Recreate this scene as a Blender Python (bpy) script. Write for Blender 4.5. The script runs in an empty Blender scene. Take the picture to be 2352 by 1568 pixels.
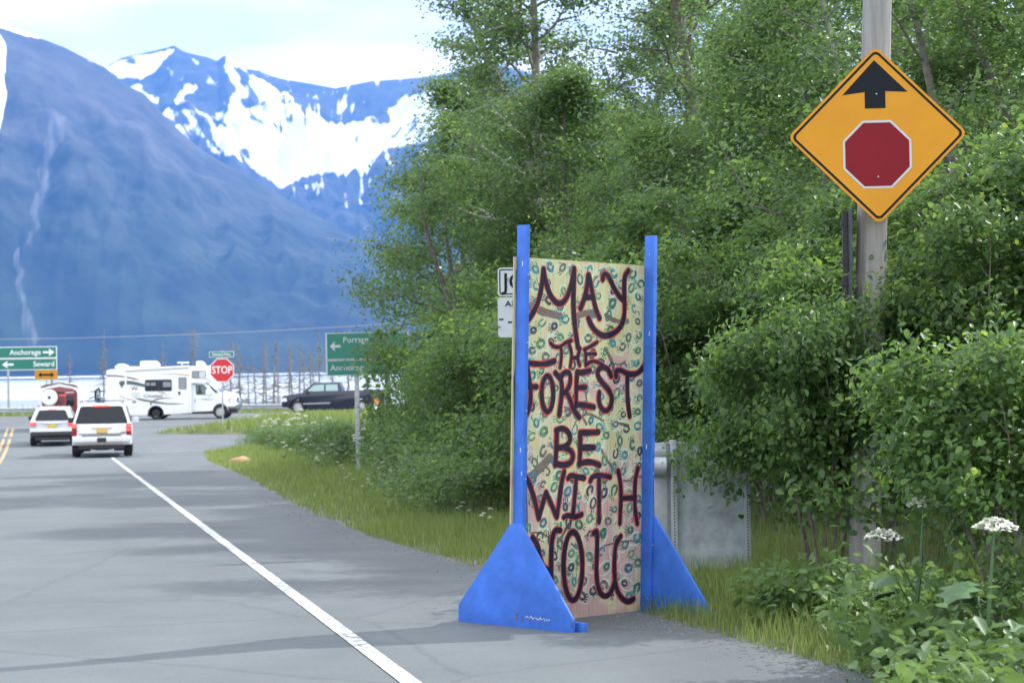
import bpy, bmesh, math, random
import numpy as np
from mathutils import Matrix, Vector, noise
R = math.radians
sc = bpy.context.scene
COL = sc.collection
random.seed(7)

# ------------------------------------------------------------------ camera
CZ = 1.45                    # camera height above the road beneath it
FPX, PW, PH = 4570.0, 2352.0, 1568.0   # focal length and frame in photo-preview pixels
cam = bpy.data.cameras.new('camera'); camo = bpy.data.objects.new('camera', cam); COL.objects.link(camo)
cam.sensor_width = 36; cam.lens = 36*FPX/PW; cam.clip_start = .1; cam.clip_end = 60000
pitch, roll = math.atan(65/FPX), R(.8)
CM = (Matrix.Rotation(R(90)+pitch, 4, 'X') @ Matrix.Rotation(-roll, 4, 'Z'))
camo.matrix_world = Matrix.Translation((0, 0, CZ)) @ CM
cam.dof.use_dof = True; cam.dof.focus_distance = 14.0; cam.dof.aperture_fstop = 5.0
sc.camera = camo

# ------------------------------------------------------------------ world, sun, exposure
AZ, EL = R(30), R(41)        # azimuth of the sun from +X towards +Y, elevation
SUN = Vector((math.cos(AZ)*math.cos(EL), math.sin(AZ)*math.cos(EL), math.sin(EL)))
w = bpy.data.worlds.new('World'); sc.world = w; w.use_nodes = True
nt = w.node_tree; N = nt.nodes; N.clear(); L = nt.links.new
sky = N.new('ShaderNodeTexSky'); sky.sky_type = 'NISHITA'; sky.sun_disc = False
sky.sun_elevation = EL; sky.sun_rotation = R(90)-AZ; sky.air_density = 1.2; sky.dust_density = .6; sky.ozone_density = 1.5
tc = N.new('ShaderNodeTexCoord'); mp = N.new('ShaderNodeMapping'); mp.inputs['Scale'].default_value = (1.6, 1.6, 5.5)
mp.inputs['Location'].default_value = (.3, .1, .4)
nz = N.new('ShaderNodeTexNoise'); nz.inputs['Scale'].default_value = 1.7; nz.inputs['Detail'].default_value = 6; nz.inputs['Roughness'].default_value = .55
rp = N.new('ShaderNodeValToRGB'); rp.color_ramp.elements[0].position = .24; rp.color_ramp.elements[1].position = .5; rp.color_ramp.elements[0].color = (.8, .8, .8, 1)
mx = N.new('ShaderNodeMixRGB'); mx.inputs[2].default_value = (14.5, 14.6, 14.7, 1)
bg = N.new('ShaderNodeBackground'); bg.inputs['Strength'].default_value = .1
wo = N.new('ShaderNodeOutputWorld')
L(tc.outputs['Generated'], mp.inputs[0]); L(mp.outputs[0], nz.inputs[0]); L(nz.outputs[0], rp.inputs[0])
n3 = N.new('ShaderNodeTexNoise'); n3.inputs['Scale'].default_value = 2.6; n3.inputs['Detail'].default_value = 5; r3 = N.new('ShaderNodeValToRGB')
m3 = N.new('ShaderNodeMapping'); m3.inputs['Scale'].default_value = (1.5, 1.5, 9); m3.inputs['Location'].default_value = (2.1, .4, .9)
r3.color_ramp.elements[0].position = .38; r3.color_ramp.elements[1].position = .6; r3.color_ramp.elements[0].color = (.66, .67, .69, 1)
mm = N.new('ShaderNodeMixRGB'); mm.blend_type = 'MULTIPLY'; mm.inputs[0].default_value = 1; mm.inputs[1].default_value = (16.5, 16.3, 16.0, 1)
L(tc.outputs['Generated'], m3.inputs[0]); L(m3.outputs[0], n3.inputs[0]); L(n3.outputs[0], r3.inputs[0]); L(r3.outputs[0], mm.inputs[2]); L(mm.outputs[0], mx.inputs[2])
L(rp.outputs[0], mx.inputs[0]); L(sky.outputs[0], mx.inputs[1]); L(mx.outputs[0], bg.inputs[0]); L(bg.outputs[0], wo.inputs[0])
sl = bpy.data.lights.new('sun', 'SUN'); sl.energy = 3.4; sl.angle = R(.5); sl.color = (1, .985, .95)
slo = bpy.data.objects.new('sun', sl); COL.objects.link(slo); slo.rotation_euler = SUN.to_track_quat('Z', 'Y').to_euler()
vs = sc.view_settings; vs.view_transform = 'Standard'; vs.look = 'None'; vs.gamma = 1; vs.exposure = 1.02
try: vs.use_curve_mapping = False
except Exception: pass
sc.cycles.max_bounces = 6; sc.cycles.transparent_max_bounces = 8; sc.cycles.volume_bounces = 0
sc.cycles.use_denoising = True

# ------------------------------------------------------------------ helpers
M3 = CM.to_3x3()
def ray(px, py): return (M3 @ Vector(((px-PW/2)/FPX, -(py-PH/2)/FPX, -1))).normalized()
def at(px, py, d):           # the point seen at photo pixel px,py at world depth y = d
    r = ray(px, py); return Vector((0, 0, CZ)) + r*(d/r.y)
def X(px, d): return at(px, 850, d).x
def proj(p):                 # world -> photo pixel
    q = M3.transposed() @ (Vector(p)-Vector((0, 0, CZ))); return PW/2+FPX*q.x/-q.z, PH/2-FPX*q.y/-q.z

PROF = [(-60, 1.2), (0, 0), (68, -1.34), (76, -1.35), (86, -1.22), (96, -1.02), (122, -1.0), (126, -1.12), (136, -1.7), (165, -5), (240, -6.6), (600, -7.3), (6000, -9.5), (60000, -9.5)]
def zr(y):
    for (a, za), (b, zb) in zip(PROF, PROF[1:]):
        if y <= b: return za + (zb-za)*max(0, (y-a))/(b-a)
    return PROF[-1][1]
EDGE = [(-60, 12), (0, 4.6), (8, 2.6), (10.6, 1.86), (13.4, 1.05), (18.3, -.35), (22.8, -1.6), (28.9, -3.0), (44.7, -6.0), (60, -9.2), (72, -11.2)]
def xedge(y):                # right edge of the asphalt
    for (a, xa), (b, xb) in zip(EDGE, EDGE[1:]):
        if y <= b: return xa + (xb-xa)*(y-a)/(b-a)
    return EDGE[-1][1]
def nz2(x, y, s=1.0, seed=0.0): return noise.noise(Vector((x*s+seed, y*s-seed, seed*.37)))
def gh(x, y):                # ground height
    z = zr(y)
    if 0 < y < 78:
        e = x - xedge(y)
        if e > 0: z += min(e, 3)*.05 + .05*min(e, 1.5)*nz2(x, y, .5) + min(max(e-2, 0), 6)*.06
    if 124 < y < 1200: z += .5*min(1, (y-124)/60)*nz2(x, y, .06)
    return z

def tag(o, label=None, cat=None, group=None, kind=None):
    if label: o['label'] = label
    if cat: o['category'] = cat
    if group: o['group'] = group
    if kind: o['kind'] = kind
    return o
def thing(name, label, cat, loc=(0, 0, 0), rz=0, group=None):
    o = bpy.data.objects.new(name, None); COL.objects.link(o); o.location = loc; o.rotation_euler = (0, 0, rz); o.empty_display_size = .2
    return tag(o, label, cat, group)
def copy_tree(o, parent=None):
    c = o.copy(); COL.objects.link(c)
    if parent: c.parent = parent
    for ch in [k for k in ALLCH.get(o.name, [])]: copy_tree(ch, c)
    return c
ALLCH = {}
class MB:
    def __init__(s): s.v = []; s.f = []; s.m = []
    def add(s, vs, fs, mi=0):
        n = len(s.v); s.v += [tuple(v) for v in vs]; s.f += [tuple(n+i for i in f) for f in fs]; s.m += [mi]*len(fs); return s
    def box(s, c, d, mi=0, rot=None):
        hx, hy, hz = d[0]/2, d[1]/2, d[2]/2
        vs = [Vector((i*hx, j*hy, k*hz)) for k in (-1, 1) for j in (-1, 1) for i in (-1, 1)]
        if rot is not None: vs = [rot @ v for v in vs]
        vs = [v+Vector(c) for v in vs]
        return s.add(vs, [(0, 2, 3, 1), (4, 5, 7, 6), (0, 1, 5, 4), (2, 6, 7, 3), (0, 4, 6, 2), (1, 3, 7, 5)], mi)
    def tube(s, pts, rad, n=8, mi=0, cap=True):
        pts = [Vector(p) for p in pts]
        if not hasattr(rad, '__len__'): rad = [rad]*len(pts)
        vs = []; fs = []
        for i, p in enumerate(pts):
            d = (pts[min(i+1, len(pts)-1)]-pts[max(i-1, 0)])
            if d.length < 1e-9: d = Vector((0, 0, 1))
            d.normalize(); a = d.orthogonal().normalized() if abs(d.z) > .999 else d.cross(Vector((0, 0, 1))).normalized(); b = d.cross(a)
            for k in range(n):
                t = 2*math.pi*k/n; vs.append(p+(a*math.cos(t)+b*math.sin(t))*rad[i])
        for i in range(len(pts)-1):
            for k in range(n):
                q = (k+1) % n; fs.append((i*n+k, i*n+q, (i+1)*n+q, (i+1)*n+k))
        if cap: fs += [tuple(range(n))[::-1], tuple((len(pts)-1)*n+k for k in range(n))]
        return s.add(vs, fs, mi)
    def prism(s, poly, fr, t0, t1, mi=0):   # poly of (a,b); fr(a,b,t)->point; extruded t0..t1
        n = len(poly); vs = [fr(a, b, t0) for a, b in poly]+[fr(a, b, t1) for a, b in poly]
        return s.add(vs, [tuple(range(n))[::-1], tuple(range(n, 2*n))]+[(i, (i+1) % n, n+(i+1) % n, n+i) for i in range(n)], mi)
    def hull(s, b, t, mi=0):                # b,t: 4 bottom and 4 top points, ccw
        return s.add(list(b)+list(t), [(3, 2, 1, 0), (4, 5, 6, 7), (0, 1, 5, 4), (1, 2, 6, 5), (2, 3, 7, 6), (3, 0, 4, 7)], mi)
    def disc(s, c, r, ax='y', n=24, th=.02, mi=0, r2=None):
        c = Vector(c); a = {'x': Vector((1, 0, 0)), 'y': Vector((0, 1, 0)), 'z': Vector((0, 0, 1))}[ax]
        return s.tube([c-a*th/2, c+a*th/2], [r, r if r2 is None else r2], n, mi)
    def build(s, name, mats, parent=None, smooth=False, bevel=0, seg=2):
        me = bpy.data.meshes.new(name); me.from_pydata(s.v, [], s.f)
        if not isinstance(mats, (list, tuple)): mats = [mats]
        for m in mats: me.materials.append(m)
        if len(mats) > 1: me.polygons.foreach_set('material_index', s.m)
        bm = bmesh.new(); bm.from_mesh(me); bmesh.ops.recalc_face_normals(bm, faces=bm.faces)
        if bevel:
            es = [e for e in bm.edges if len(e.link_faces) == 2 and e.calc_face_angle(0) > R(22)]
            bmesh.ops.bevel(bm, geom=es, offset=bevel, segments=seg, profile=.6, affect='EDGES', clamp_overlap=True)
        if smooth or bevel:
            for f in bm.faces: f.smooth = True
            for e in bm.edges:
                if len(e.link_faces) == 2: e.smooth = e.calc_face_angle(0) < R(38)
        bm.to_mesh(me); bm.free(); me.update()
        o = bpy.data.objects.new(name, me); COL.objects.link(o)
        if parent: o.parent = parent; ALLCH.setdefault(parent.name, []).append(o)
        return o

def mesh_np(name, V, F, mat, parent=None, col=None, smooth=False):   # V (n,3), F (m,k)
    me = bpy.data.meshes.new(name); n, m, k = len(V), len(F), F.shape[1]
    me.vertices.add(n); me.vertices.foreach_set('co', V.astype(np.float32).ravel())
    me.loops.add(m*k); me.loops.foreach_set('vertex_index', F.astype(np.int32).ravel())
    me.polygons.add(m); me.polygons.foreach_set('loop_start', (np.arange(m)*k).astype(np.int32))
    try: me.polygons.foreach_set('loop_total', np.full(m, k, np.int32))
    except Exception: pass
    if smooth: me.polygons.foreach_set('use_smooth', np.ones(m, bool))
    me.update(calc_edges=True)
    if col is not None:
        for an, arr in col.items():
            a = me.attributes.new(an, 'FLOAT', 'POINT'); a.data.foreach_set('value', arr.astype(np.float32))
    me.materials.append(mat)
    o = bpy.data.objects.new(name, me); COL.objects.link(o)
    if parent: o.parent = parent; ALLCH.setdefault(parent.name, []).append(o)
    return o

# ------------------------------------------------------------------ materials
def mat(name, col, rough=.6, metal=0, spec=.5, nscale=0, namp=.15, bump=0, bscale=40, emit=None, estr=1, coat=0, trans=0, alpha=1, c2=None):
    m = bpy.data.materials.new(name); m.use_nodes = True; t = m.node_tree; n = t.nodes; l = t.links.new
    b = n['Principled BSDF']; b.inputs['Base Color'].default_value = (*col, 1); b.inputs['Roughness'].default_value = rough
    b.inputs['Metallic'].default_value = metal; b.inputs['Specular IOR Level'].default_value = spec
    b.inputs['Coat Weight'].default_value = coat; b.inputs['Transmission Weight'].default_value = trans; b.inputs['Alpha'].default_value = alpha
    if emit: b.inputs['Emission Color'].default_value = (*emit, 1); b.inputs['Emission Strength'].default_value = estr
    if nscale or bump:
        tc = n.new('ShaderNodeTexCoord')
    if nscale:
        z = n.new('ShaderNodeTexNoise'); z.inputs['Scale'].default_value = nscale; z.inputs['Detail'].default_value = 8; z.inputs['Roughness'].default_value = .62
        r = n.new('ShaderNodeValToRGB'); r.color_ramp.elements[0].position = .32; r.color_ramp.elements[1].position = .68
        lo = [max(0, c*(1-namp)) for c in col]; hi = [min(1, c*(1+namp)) for c in col] if c2 is None else c2
        r.color_ramp.elements[0].color = (*lo, 1); r.color_ramp.elements[1].color = (*hi, 1)
        l(tc.outputs['Object'], z.inputs[0]); l(z.outputs[0], r.inputs[0]); l(r.outputs[0], b.inputs['Base Color'])
    if bump:
        z2 = n.new('ShaderNodeTexNoise'); z2.inputs['Scale'].default_value = bscale; z2.inputs['Detail'].default_value = 6
        bp = n.new('ShaderNodeBump'); bp.inputs['Strength'].default_value = bump; bp.inputs['Distance'].default_value = .02
        l(tc.outputs['Object'], z2.inputs[0]); l(z2.outputs[0], bp.inputs['Height']); l(bp.outputs[0], b.inputs['Normal'])
    return m
def leafmat(name, ca, cb, cc, trans=.4, rough=.45):
    m = bpy.data.materials.new(name); m.use_nodes = True; t = m.node_tree; n = t.nodes; l = t.links.new
    b = n['Principled BSDF']; b.inputs['Roughness'].default_value = rough; b.inputs['Specular IOR Level'].default_value = .45
    a = n.new('ShaderNodeAttribute'); a.attribute_name = 'tint'
    r = n.new('ShaderNodeValToRGB'); e = r.color_ramp.elements; e[0].color = (*ca, 1); e[1].color = (*cc, 1); q = e.new(.55); q.color = (*cb, 1)
    tr = n.new('ShaderNodeBsdfTranslucent'); hs = n.new('ShaderNodeHueSaturation'); hs.inputs['Hue'].default_value = .475; hs.inputs['Saturation'].default_value = 1.02; hs.inputs['Value'].default_value = 1.9
    mxs = n.new('ShaderNodeMixShader'); mxs.inputs[0].default_value = trans
    l(a.outputs['Fac'], r.inputs[0]); l(r.outputs[0], b.inputs['Base Color']); l(r.outputs[0], hs.inputs['Color']); l(hs.outputs[0], tr.inputs[0])
    l(b.outputs[0], mxs.inputs[1]); l(tr.outputs[0], mxs.inputs[2]); l(mxs.outputs[0], n['Material Output'].inputs[0])
    return m
Mleaf = leafmat('alder_leaf', (.036, .080, .024), (.070, .142, .036), (.17, .255, .05), .52)
Mleaf2 = leafmat('cottonwood_leaf', (.040, .088, .028), (.076, .150, .042), (.175, .26, .056), .54, .35)
Mshrub = leafmat('shrub_leaf', (.032, .074, .022), (.066, .14, .032), (.18, .27, .042), .54, .4)
Mherb = leafmat('herb_leaf', (.06, .115, .03), (.085, .16, .042), (.15, .23, .06), .42)
Mgrass = leafmat('grass_blade', (.09, .15, .032), (.15, .215, .052), (.28, .30, .12), .38, .5)
Mbark = mat('grey_bark', (.12, .11, .095), .9, nscale=9, namp=.4, bump=.5)
Mbark2 = mat('pale_bark', (.24, .235, .22), .85, nscale=7, namp=.35, bump=.4)
Mdead = mat('dead_wood', (.16, .155, .15), .9, nscale=3, namp=.25)
Mflower = mat('white_umbel', (.62, .64, .55), .8, nscale=60, namp=.2)
Mblue = mat('blue_paint', (.035, .125, .48), .6, spec=.3, nscale=5, namp=.2, bump=.12, bscale=25)
Mwhite = mat('white_car_paint', (.72, .74, .76), .28, coat=.6)
Mrvw = mat('white_fibreglass', (.72, .76, .8), .35, nscale=.8, namp=.04)
Msilver = mat('silver_white_paint', (.6, .64, .7), .28, coat=.6)
Mblackp = mat('black_car_paint', (.006, .010, .028), .3, coat=.4)
Mglass = mat('dark_glass', (.008, .012, .018), .12, spec=.35)
Mglass2 = mat('curtained_glass', (.2, .23, .26), .2, spec=.6)
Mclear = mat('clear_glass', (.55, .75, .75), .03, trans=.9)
Mrub = mat('rubber', (.018, .018, .02), .8)
Mdark = mat('dark_plastic', (.025, .027, .03), .6)
Mgalv = mat('galvanised_steel', (.34, .37, .4), .5, .45, nscale=5, namp=.22)
Mgalvs = mat('galvanised_sheet', (.33, .38, .42), .55, .35, nscale=7, namp=.3, bump=.08)
Mchrome = mat('chrome', (.7, .72, .75), .12, 1)
Mred = mat('red_paint', (.17, .012, .014), .35, coat=.4)
Mlight = mat('lit_brake_lamp', (.6, .02, .02), .3, emit=(1, .05, .035), estr=2.2)
Mlens = mat('red_lens', (.22, .015, .02), .25)
Mplate = mat('yellow_plate', (.6, .42, .08), .5, nscale=20, namp=.2)
Mgreen = mat('green_sign_sheeting', (.0, .15, .11), .4, nscale=2, namp=.08)
Msw = mat('white_sheeting', (.72, .76, .78), .4)
Msw2 = mat('grey_white_sheeting', (.38, .43, .47), .5, nscale=4, namp=.06)  # darker blue-grey version of the white sheeting
Myel = mat('yellow_sign_sheeting', (.48, .215, .008), .5, spec=.25, nscale=2.5, namp=.07)
Msred = mat('red_sign_sheeting', (.16, .007, .014), .55, spec=.15, nscale=2, namp=.06)
Mstop = mat('stop_red_sheeting', (.5, .012, .02), .4)
Mblk = mat('black_sign_ink', (.008, .011, .016), .6, spec=.12)
Malu = mat('aluminium_edge', (.45, .42, .33), .45, .5)
Mpole = mat('weathered_pole_wood', (.23, .23, .225), .9, nscale=1, namp=.3, bump=.5, bscale=14)
Mtan = mat('tan_decal', (.48, .36, .2), .5)
Mmaroon = mat('maroon_decal', (.11, .03, .035), .5)
Mgreyd = mat('grey_green_decal', (.07, .1, .09), .5)
Mword = mat('grey_lettering', (.12, .14, .17), .5)
Mrock = mat('orange_rock', (.4, .24, .15), .9, nscale=6, namp=.3, bump=.6)
Morange = mat('orange_reflector', (.6, .22, .05), .5)
Mint = mat('dark_letter_paint', (.014, .010, .024), .7, spec=.15)
Mred2 = mat('red_letter_outline', (.33, .035, .03), .6)
# stretched grain on the pole
t = Mpole.node_tree; z = [k for k in t.nodes if k.type == 'TEX_NOISE'][0]; mpn = t.nodes.new('ShaderNodeMapping'); mpn.inputs['Scale'].default_value = (22, 22, 1.1)
tcn = [k for k in t.nodes if k.type == 'TEX_COORD'][0]; t.links.new(tcn.outputs['Object'], mpn.inputs[0])
for k in [k for k in t.nodes if k.type == 'TEX_NOISE']:
    t.links.new(mpn.outputs[0], k.inputs[0]); k.inputs['Scale'].default_value = 1.0

def asphalt(name, base, big=.5):
    m = mat(name, base, .85); t = m.node_tree; n = t.nodes; l = t.links.new; b = n['Principled BSDF']
    tc = n.new('ShaderNodeTexCoord'); mp = n.new('ShaderNodeMapping'); mp.inputs['Rotation'].default_value = (0, 0, R(-12.9)); mp.inputs['Scale'].default_value = (.9, .12, 1)
    a = n.new('ShaderNodeTexNoise'); a.inputs['Scale'].default_value = big; a.inputs['Detail'].default_value = 5
    c = n.new('ShaderNodeTexNoise'); c.inputs['Scale'].default_value = 70; c.inputs['Detail'].default_value = 3
    d = n.new('ShaderNodeTexNoise'); d.inputs['Scale'].default_value = 1.3; d.inputs['Detail'].default_value = 8
    m1 = n.new('ShaderNodeMath'); m1.operation = 'MULTIPLY_ADD'; m1.inputs[1].default_value = .5
    m2 = n.new('ShaderNodeMath'); m2.operation = 'MULTIPLY_ADD'; m2.inputs[1].default_value = .45; 
    m3 = n.new('ShaderNodeMath'); m3.operation = 'MULTIPLY'; m3.inputs[1].default_value = .4
    r = n.new('ShaderNodeValToRGB'); e = r.color_ramp.elements; e[0].position = .45; e[1].position = .85
    e[0].color = tuple(x*.72 for x in base)+(1,); e[1].color = tuple(x*1.3 for x in base)+(1,)
    l(tc.outputs['Object'], mp.inputs[0]); l(mp.outputs[0], a.inputs[0]); l(tc.outputs['Object'], c.inputs[0]); l(tc.outputs['Object'], d.inputs[0])
    l(d.outputs[0], m3.inputs[0]); l(a.outputs[0], m1.inputs[0]); l(m3.outputs[0], m1.inputs[2]); l(c.outputs[0], m2.inputs[0]); l(m1.outputs[0], m2.inputs[2]); l(m2.outputs[0], r.inputs[0])
    vo = n.new('ShaderNodeTexVoronoi'); vo.feature = 'DISTANCE_TO_EDGE'; vo.inputs['Scale'].default_value = .33; dw = n.new('ShaderNodeMixRGB'); dw.inputs[0].default_value = .12
    d2 = n.new('ShaderNodeTexNoise'); d2.inputs['Scale'].default_value = 2.2; d2.inputs['Detail'].default_value = 6
    cr = n.new('ShaderNodeMapRange'); cr.inputs['From Min'].default_value = .0; cr.inputs['From Max'].default_value = .008; cr.inputs['To Min'].default_value = .75; cr.inputs['To Max'].default_value = 1
    mc = n.new('ShaderNodeMixRGB'); mc.blend_type = 'MULTIPLY'; mc.inputs[0].default_value = .8
    l(tc.outputs['Object'], d2.inputs[0]); l(tc.outputs['Object'], dw.inputs[1]); l(d2.outputs['Color'], dw.inputs[2]); l(dw.outputs[0], vo.inputs['Vector']); l(vo.outputs['Distance'], cr.inputs[0]); l(r.outputs[0], mc.inputs[1]); l(cr.outputs[0], mc.inputs[2])
    l(mc.outputs[0], b.inputs['Base Color'])
    bp = n.new('ShaderNodeBump'); bp.inputs['Strength'].default_value = .35; bp.inputs['Distance'].default_value = .01
    l(c.outputs[0], bp.inputs['Height']); l(bp.outputs[0], b.inputs['Normal'])
    return m
Masph = asphalt('worn_asphalt', (.086, .100, .103))
Masph2 = asphalt('highway_asphalt', (.088, .098, .1), .3)
def linemat(name, col, wear=(.4, .56)):
    m = mat(name, col, .7); t = m.node_tree; n = t.nodes; l = t.links.new; b = n['Principled BSDF']
    tc = n.new('ShaderNodeTexCoord'); c = n.new('ShaderNodeTexNoise'); c.inputs['Scale'].default_value = 16; c.inputs['Detail'].default_value = 8; c.inputs['Roughness'].default_value = .7
    r = n.new('ShaderNodeValToRGB'); e = r.color_ramp.elements; e[0].position, e[1].position = wear; e[0].color = (.14, .14, .14, 1); e[1].color = (*col, 1)
    l(tc.outputs['Object'], c.inputs[0]); l(c.outputs[0], r.inputs[0]); l(r.outputs[0], b.inputs['Base Color'])
    return m
Mline = linemat('white_road_paint', (.62, .64, .62)); Mline2 = linemat('yellow_road_paint', (.5, .32, .08), (.35, .6))

# ------------------------------------------------------------------ ground, road, water, mountains
def ground_mat():
    m = mat('ground_cover', (.06, .08, .03), .95); t = m.node_tree; n = t.nodes; l = t.links.new; b = n['Principled BSDF']
    tc = n.new('ShaderNodeTexCoord'); a = n.new('ShaderNodeTexNoise'); a.inputs['Scale'].default_value = 1.5; a.inputs['Detail'].default_value = 9; a.inputs['Roughness'].default_value = .7
    r = n.new('ShaderNodeValToRGB'); e = r.color_ramp.elements; e[0].position = .35; e[1].position = .65; e[0].color = (.045, .06, .022, 1); e[1].color = (.11, .13, .05, 1)
    g = n.new('ShaderNodeTexNoise'); g.inputs['Scale'].default_value = 35; g.inputs['Detail'].default_value = 6
    rg = n.new('ShaderNodeValToRGB'); rg.color_ramp.elements[0].color = (.1, .1, .095, 1); rg.color_ramp.elements[1].color = (.28, .275, .25, 1)
    at1 = n.new('ShaderNodeAttribute'); at1.attribute_name = 'gravel'; at2 = n.new('ShaderNodeAttribute'); at2.attribute_name = 'marsh'
    mr = n.new('ShaderNodeValToRGB'); mn = n.new('ShaderNodeTexNoise'); mn.inputs['Scale'].default_value = .02; mn.inputs['Detail'].default_value = 8
    mr.color_ramp.elements[0].color = (.09, .095, .06, 1); mr.color_ramp.elements[1].color = (.17, .165, .14, 1)
    x1 = n.new('ShaderNodeMixRGB'); x2 = n.new('ShaderNodeMixRGB')
    ad = n.new('ShaderNodeMath'); ad.operation = 'MULTIPLY_ADD'; ad.inputs[1].default_value = 1.2; sb = n.new('ShaderNodeMath'); sb.operation = 'SUBTRACT'; sb.inputs[1].default_value = .6; sb.use_clamp = True
    l(tc.outputs['Object'], a.inputs[0]); l(a.outputs[0], r.inputs[0]); l(tc.outputs['Object'], g.inputs[0]); l(g.outputs[0], rg.inputs[0]); l(tc.outputs['Object'], mn.inputs[0]); l(mn.outputs[0], mr.inputs[0])
    l(a.outputs[0], ad.inputs[0]); l(at1.outputs['Fac'], ad.inputs[2]); l(ad.outputs[0], sb.inputs[0])
    l(sb.outputs[0], x1.inputs[0]); l(r.outputs[0], x1.inputs[1]); l(rg.outputs[0], x1.inputs[2])
    l(at2.outputs['Fac'], x2.inputs[0]); l(x1.outputs[0], x2.inputs[1]); l(mr.outputs[0], x2.inputs[2]); l(x2.outputs[0], b.inputs['Base Color'])
    bp = n.new('ShaderNodeBump'); bp.inputs['Strength'].default_value = .6; bp.inputs['Distance'].default_value = .04; l(g.outputs[0], bp.inputs['Height']); l(bp.outputs[0], b.inputs['Normal'])
    return m
xs = sorted(set(list(np.arange(-26, 14, .4)) + [s*14*1.16**k for k in range(1, 44) for s in (-1, 1)] + [-26-6*k for k in range(1, 8)]))
xs = [x for x in xs if abs(x) < 9000]+[9000.0]; xs = [-9000.0]+xs
ys = list(np.arange(-56, 8, 4)) + list(np.arange(8, 130, .7)) + [130*1.05**k for k in range(0, 80) if 130*1.05**k < 6000] + [6000.0]
V = []; gr = []; ma = []
for y in ys:
    for x in xs:
        z = gh(x, y)
        if (y < 92 or 95 < y < 123) : pass
        V.append((x, y, z)); e = x-xedge(y) if y < 74 else 9
        gr.append(max(0, 1-abs(e-.05)/.55) if y < 74 else 0); ma.append(min(1, max(0, (y-150)/60)))
nx, ny = len(xs), len(ys); V = np.array(V)
ii, jj = np.meshgrid(np.arange(nx-1), np.arange(ny-1)); q = (jj*nx+ii).ravel()
F = np.stack([q, q+1, q+nx+1, q+nx], 1)
V[:, 2] -= .0
g = mesh_np('ground', V, F, ground_mat(), None, {'gravel': np.array(gr), 'marsh': np.array(ma)}, True)
tag(g, kind='structure', label='grassy and gravelly ground falling away to a grey marsh', cat='ground')

def strip(name, rows, mats, dz, label, cat='road'):   # rows: list of (y, x0, x1) drawn as a sheet
    V = []; F = []; nc = 7
    for y, a, b in rows:
        for k in range(nc): V.append((a+(b-a)*k/(nc-1), y, zr(y)+dz))
    for r_ in range(len(rows)-1):
        for k in range(nc-1): q = r_*nc+k; F.append((q, q+1, q+nc+1, q+nc))
    o = mesh_np(name, np.array(V), np.array(F), mats); return tag(o, label, cat, kind='structure')
rows = []
for y in list(np.arange(-20, 72, .5)):
    rows.append((y, -26-.23*y, xedge(y)+.09*nz2(y, 3, 1.1)+.05*nz2(y, 9, 3.5)))
rows += [(72, -45, -11.2), (72.7, -46, -10.6), (73.4, -46, -9.3), (74.2, -48, -5), (75.2, -50, 20), (76, -52, 90), (84, -60, 90), (90, -60, 90), (96, -60, 90)]
strip('road', rows, Masph, .012, 'worn grey asphalt side road sloping down to the junction')
strip('highway', [(94, -600, 600)]+[(y, -600, 600) for y in (96, 102, 110, 118, 122)], Masph2, .016, 'level highway crossing at the end of the side road', 'highway')
# grass island between slip lane and highway, a low mound
def isl_span(x):
    t_ = max(0, x+16.2); return 88.2-1.9*min(1, t_/4.2), 88.2+min(10.5, 8.3*min(1, t_/6.2)+max(0, t_-6.2)*.25)
def hisl(x, y):
    lo, hi = isl_span(x); f = max(0, min(1, (y-lo)/(hi-lo+1e-6))); return zr(y)+.02+.42*min(1, (x+16.2)/5)*math.sin(math.pi*f)**.7
V = []; F = []; nr = 13; cols_ = [-16.19+.5*k for k in range(50)]+[9+6*k for k in range(12)]
for x in cols_:
    lo, hi = isl_span(x)
    for k in range(nr): y = lo+(hi-lo)*k/(nr-1); V.append((x, y, hisl(x, y)))
for i in range(len(cols_)-1):
    for k in range(nr-1): q = i*nr+k; F.append((q, q+nr, q+nr+1, q+1))
tag(mesh_np('traffic_island', np.array(V), np.array(F), bpy.data.materials['ground_cover'], None, {'gravel': np.zeros(len(V)), 'marsh': np.zeros(len(V))}, True), 'green grass traffic island between slip lane and highway', 'traffic island', kind='structure')

def line(name, pts, w_, m, dz, label):
    V = []; F = []; P = []
    for (xa, ya), (xb, yb) in zip(pts, pts[1:]):
        n = max(1, int(math.hypot(xb-xa, yb-ya)/1.5))
        for k in range(n): P.append((xa+(xb-xa)*k/n, ya+(yb-ya)*k/n))
    P.append(pts[-1])
    for i, (x, y) in enumerate(P):
        a, b = P[max(0, i-1)], P[min(len(P)-1, i+1)]; d = Vector((b[0]-a[0], b[1]-a[1])).normalized(); n = Vector((d.y, -d.x))*w_/2
        j = .004*nz2(x, y, 2)
        V += [(x-n.x-j, y-n.y, zr(y)+dz), (x+n.x+j, y+n.y, zr(y)+dz)]
        if i: F.append((2*i-2, 2*i-1, 2*i+1, 2*i))
    return tag(mesh_np(name, np.array(V), np.array(F), m), label, 'road marking', kind='structure')
line('edge_line', [(2.6, -3.2), (-.585, 10.64), (-12.96, 64.5), (-13.5, 67)], .105, Mline, .018, 'long worn white edge line of the side road')
line('turn_line', [(-13.9, 70.6), (-13.4, 71.3), (-11.4, 73.2), (-7, 75.3), (4, 76.8), (60, 78)], .11, Mline, .018, 'thin white line curving into the slip lane')
line('slip_centre_line', [(-17, 81), (-15.2, 81.3), (-11.5, 83.0), (0, 84.4), (60, 85)], .11, Mline2, .018, 'thin yellow line along the slip lane')
for k, s in enumerate((-.13, .13)):
    line('centre_line', [(-3.6+s, 10), (-17.9+s, 69.3), (-24+s, 95)], .12, Mline2, .018, 'yellow centre line of the side road, %s of the pair' % ('left' if k == 0 else 'right'))
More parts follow.
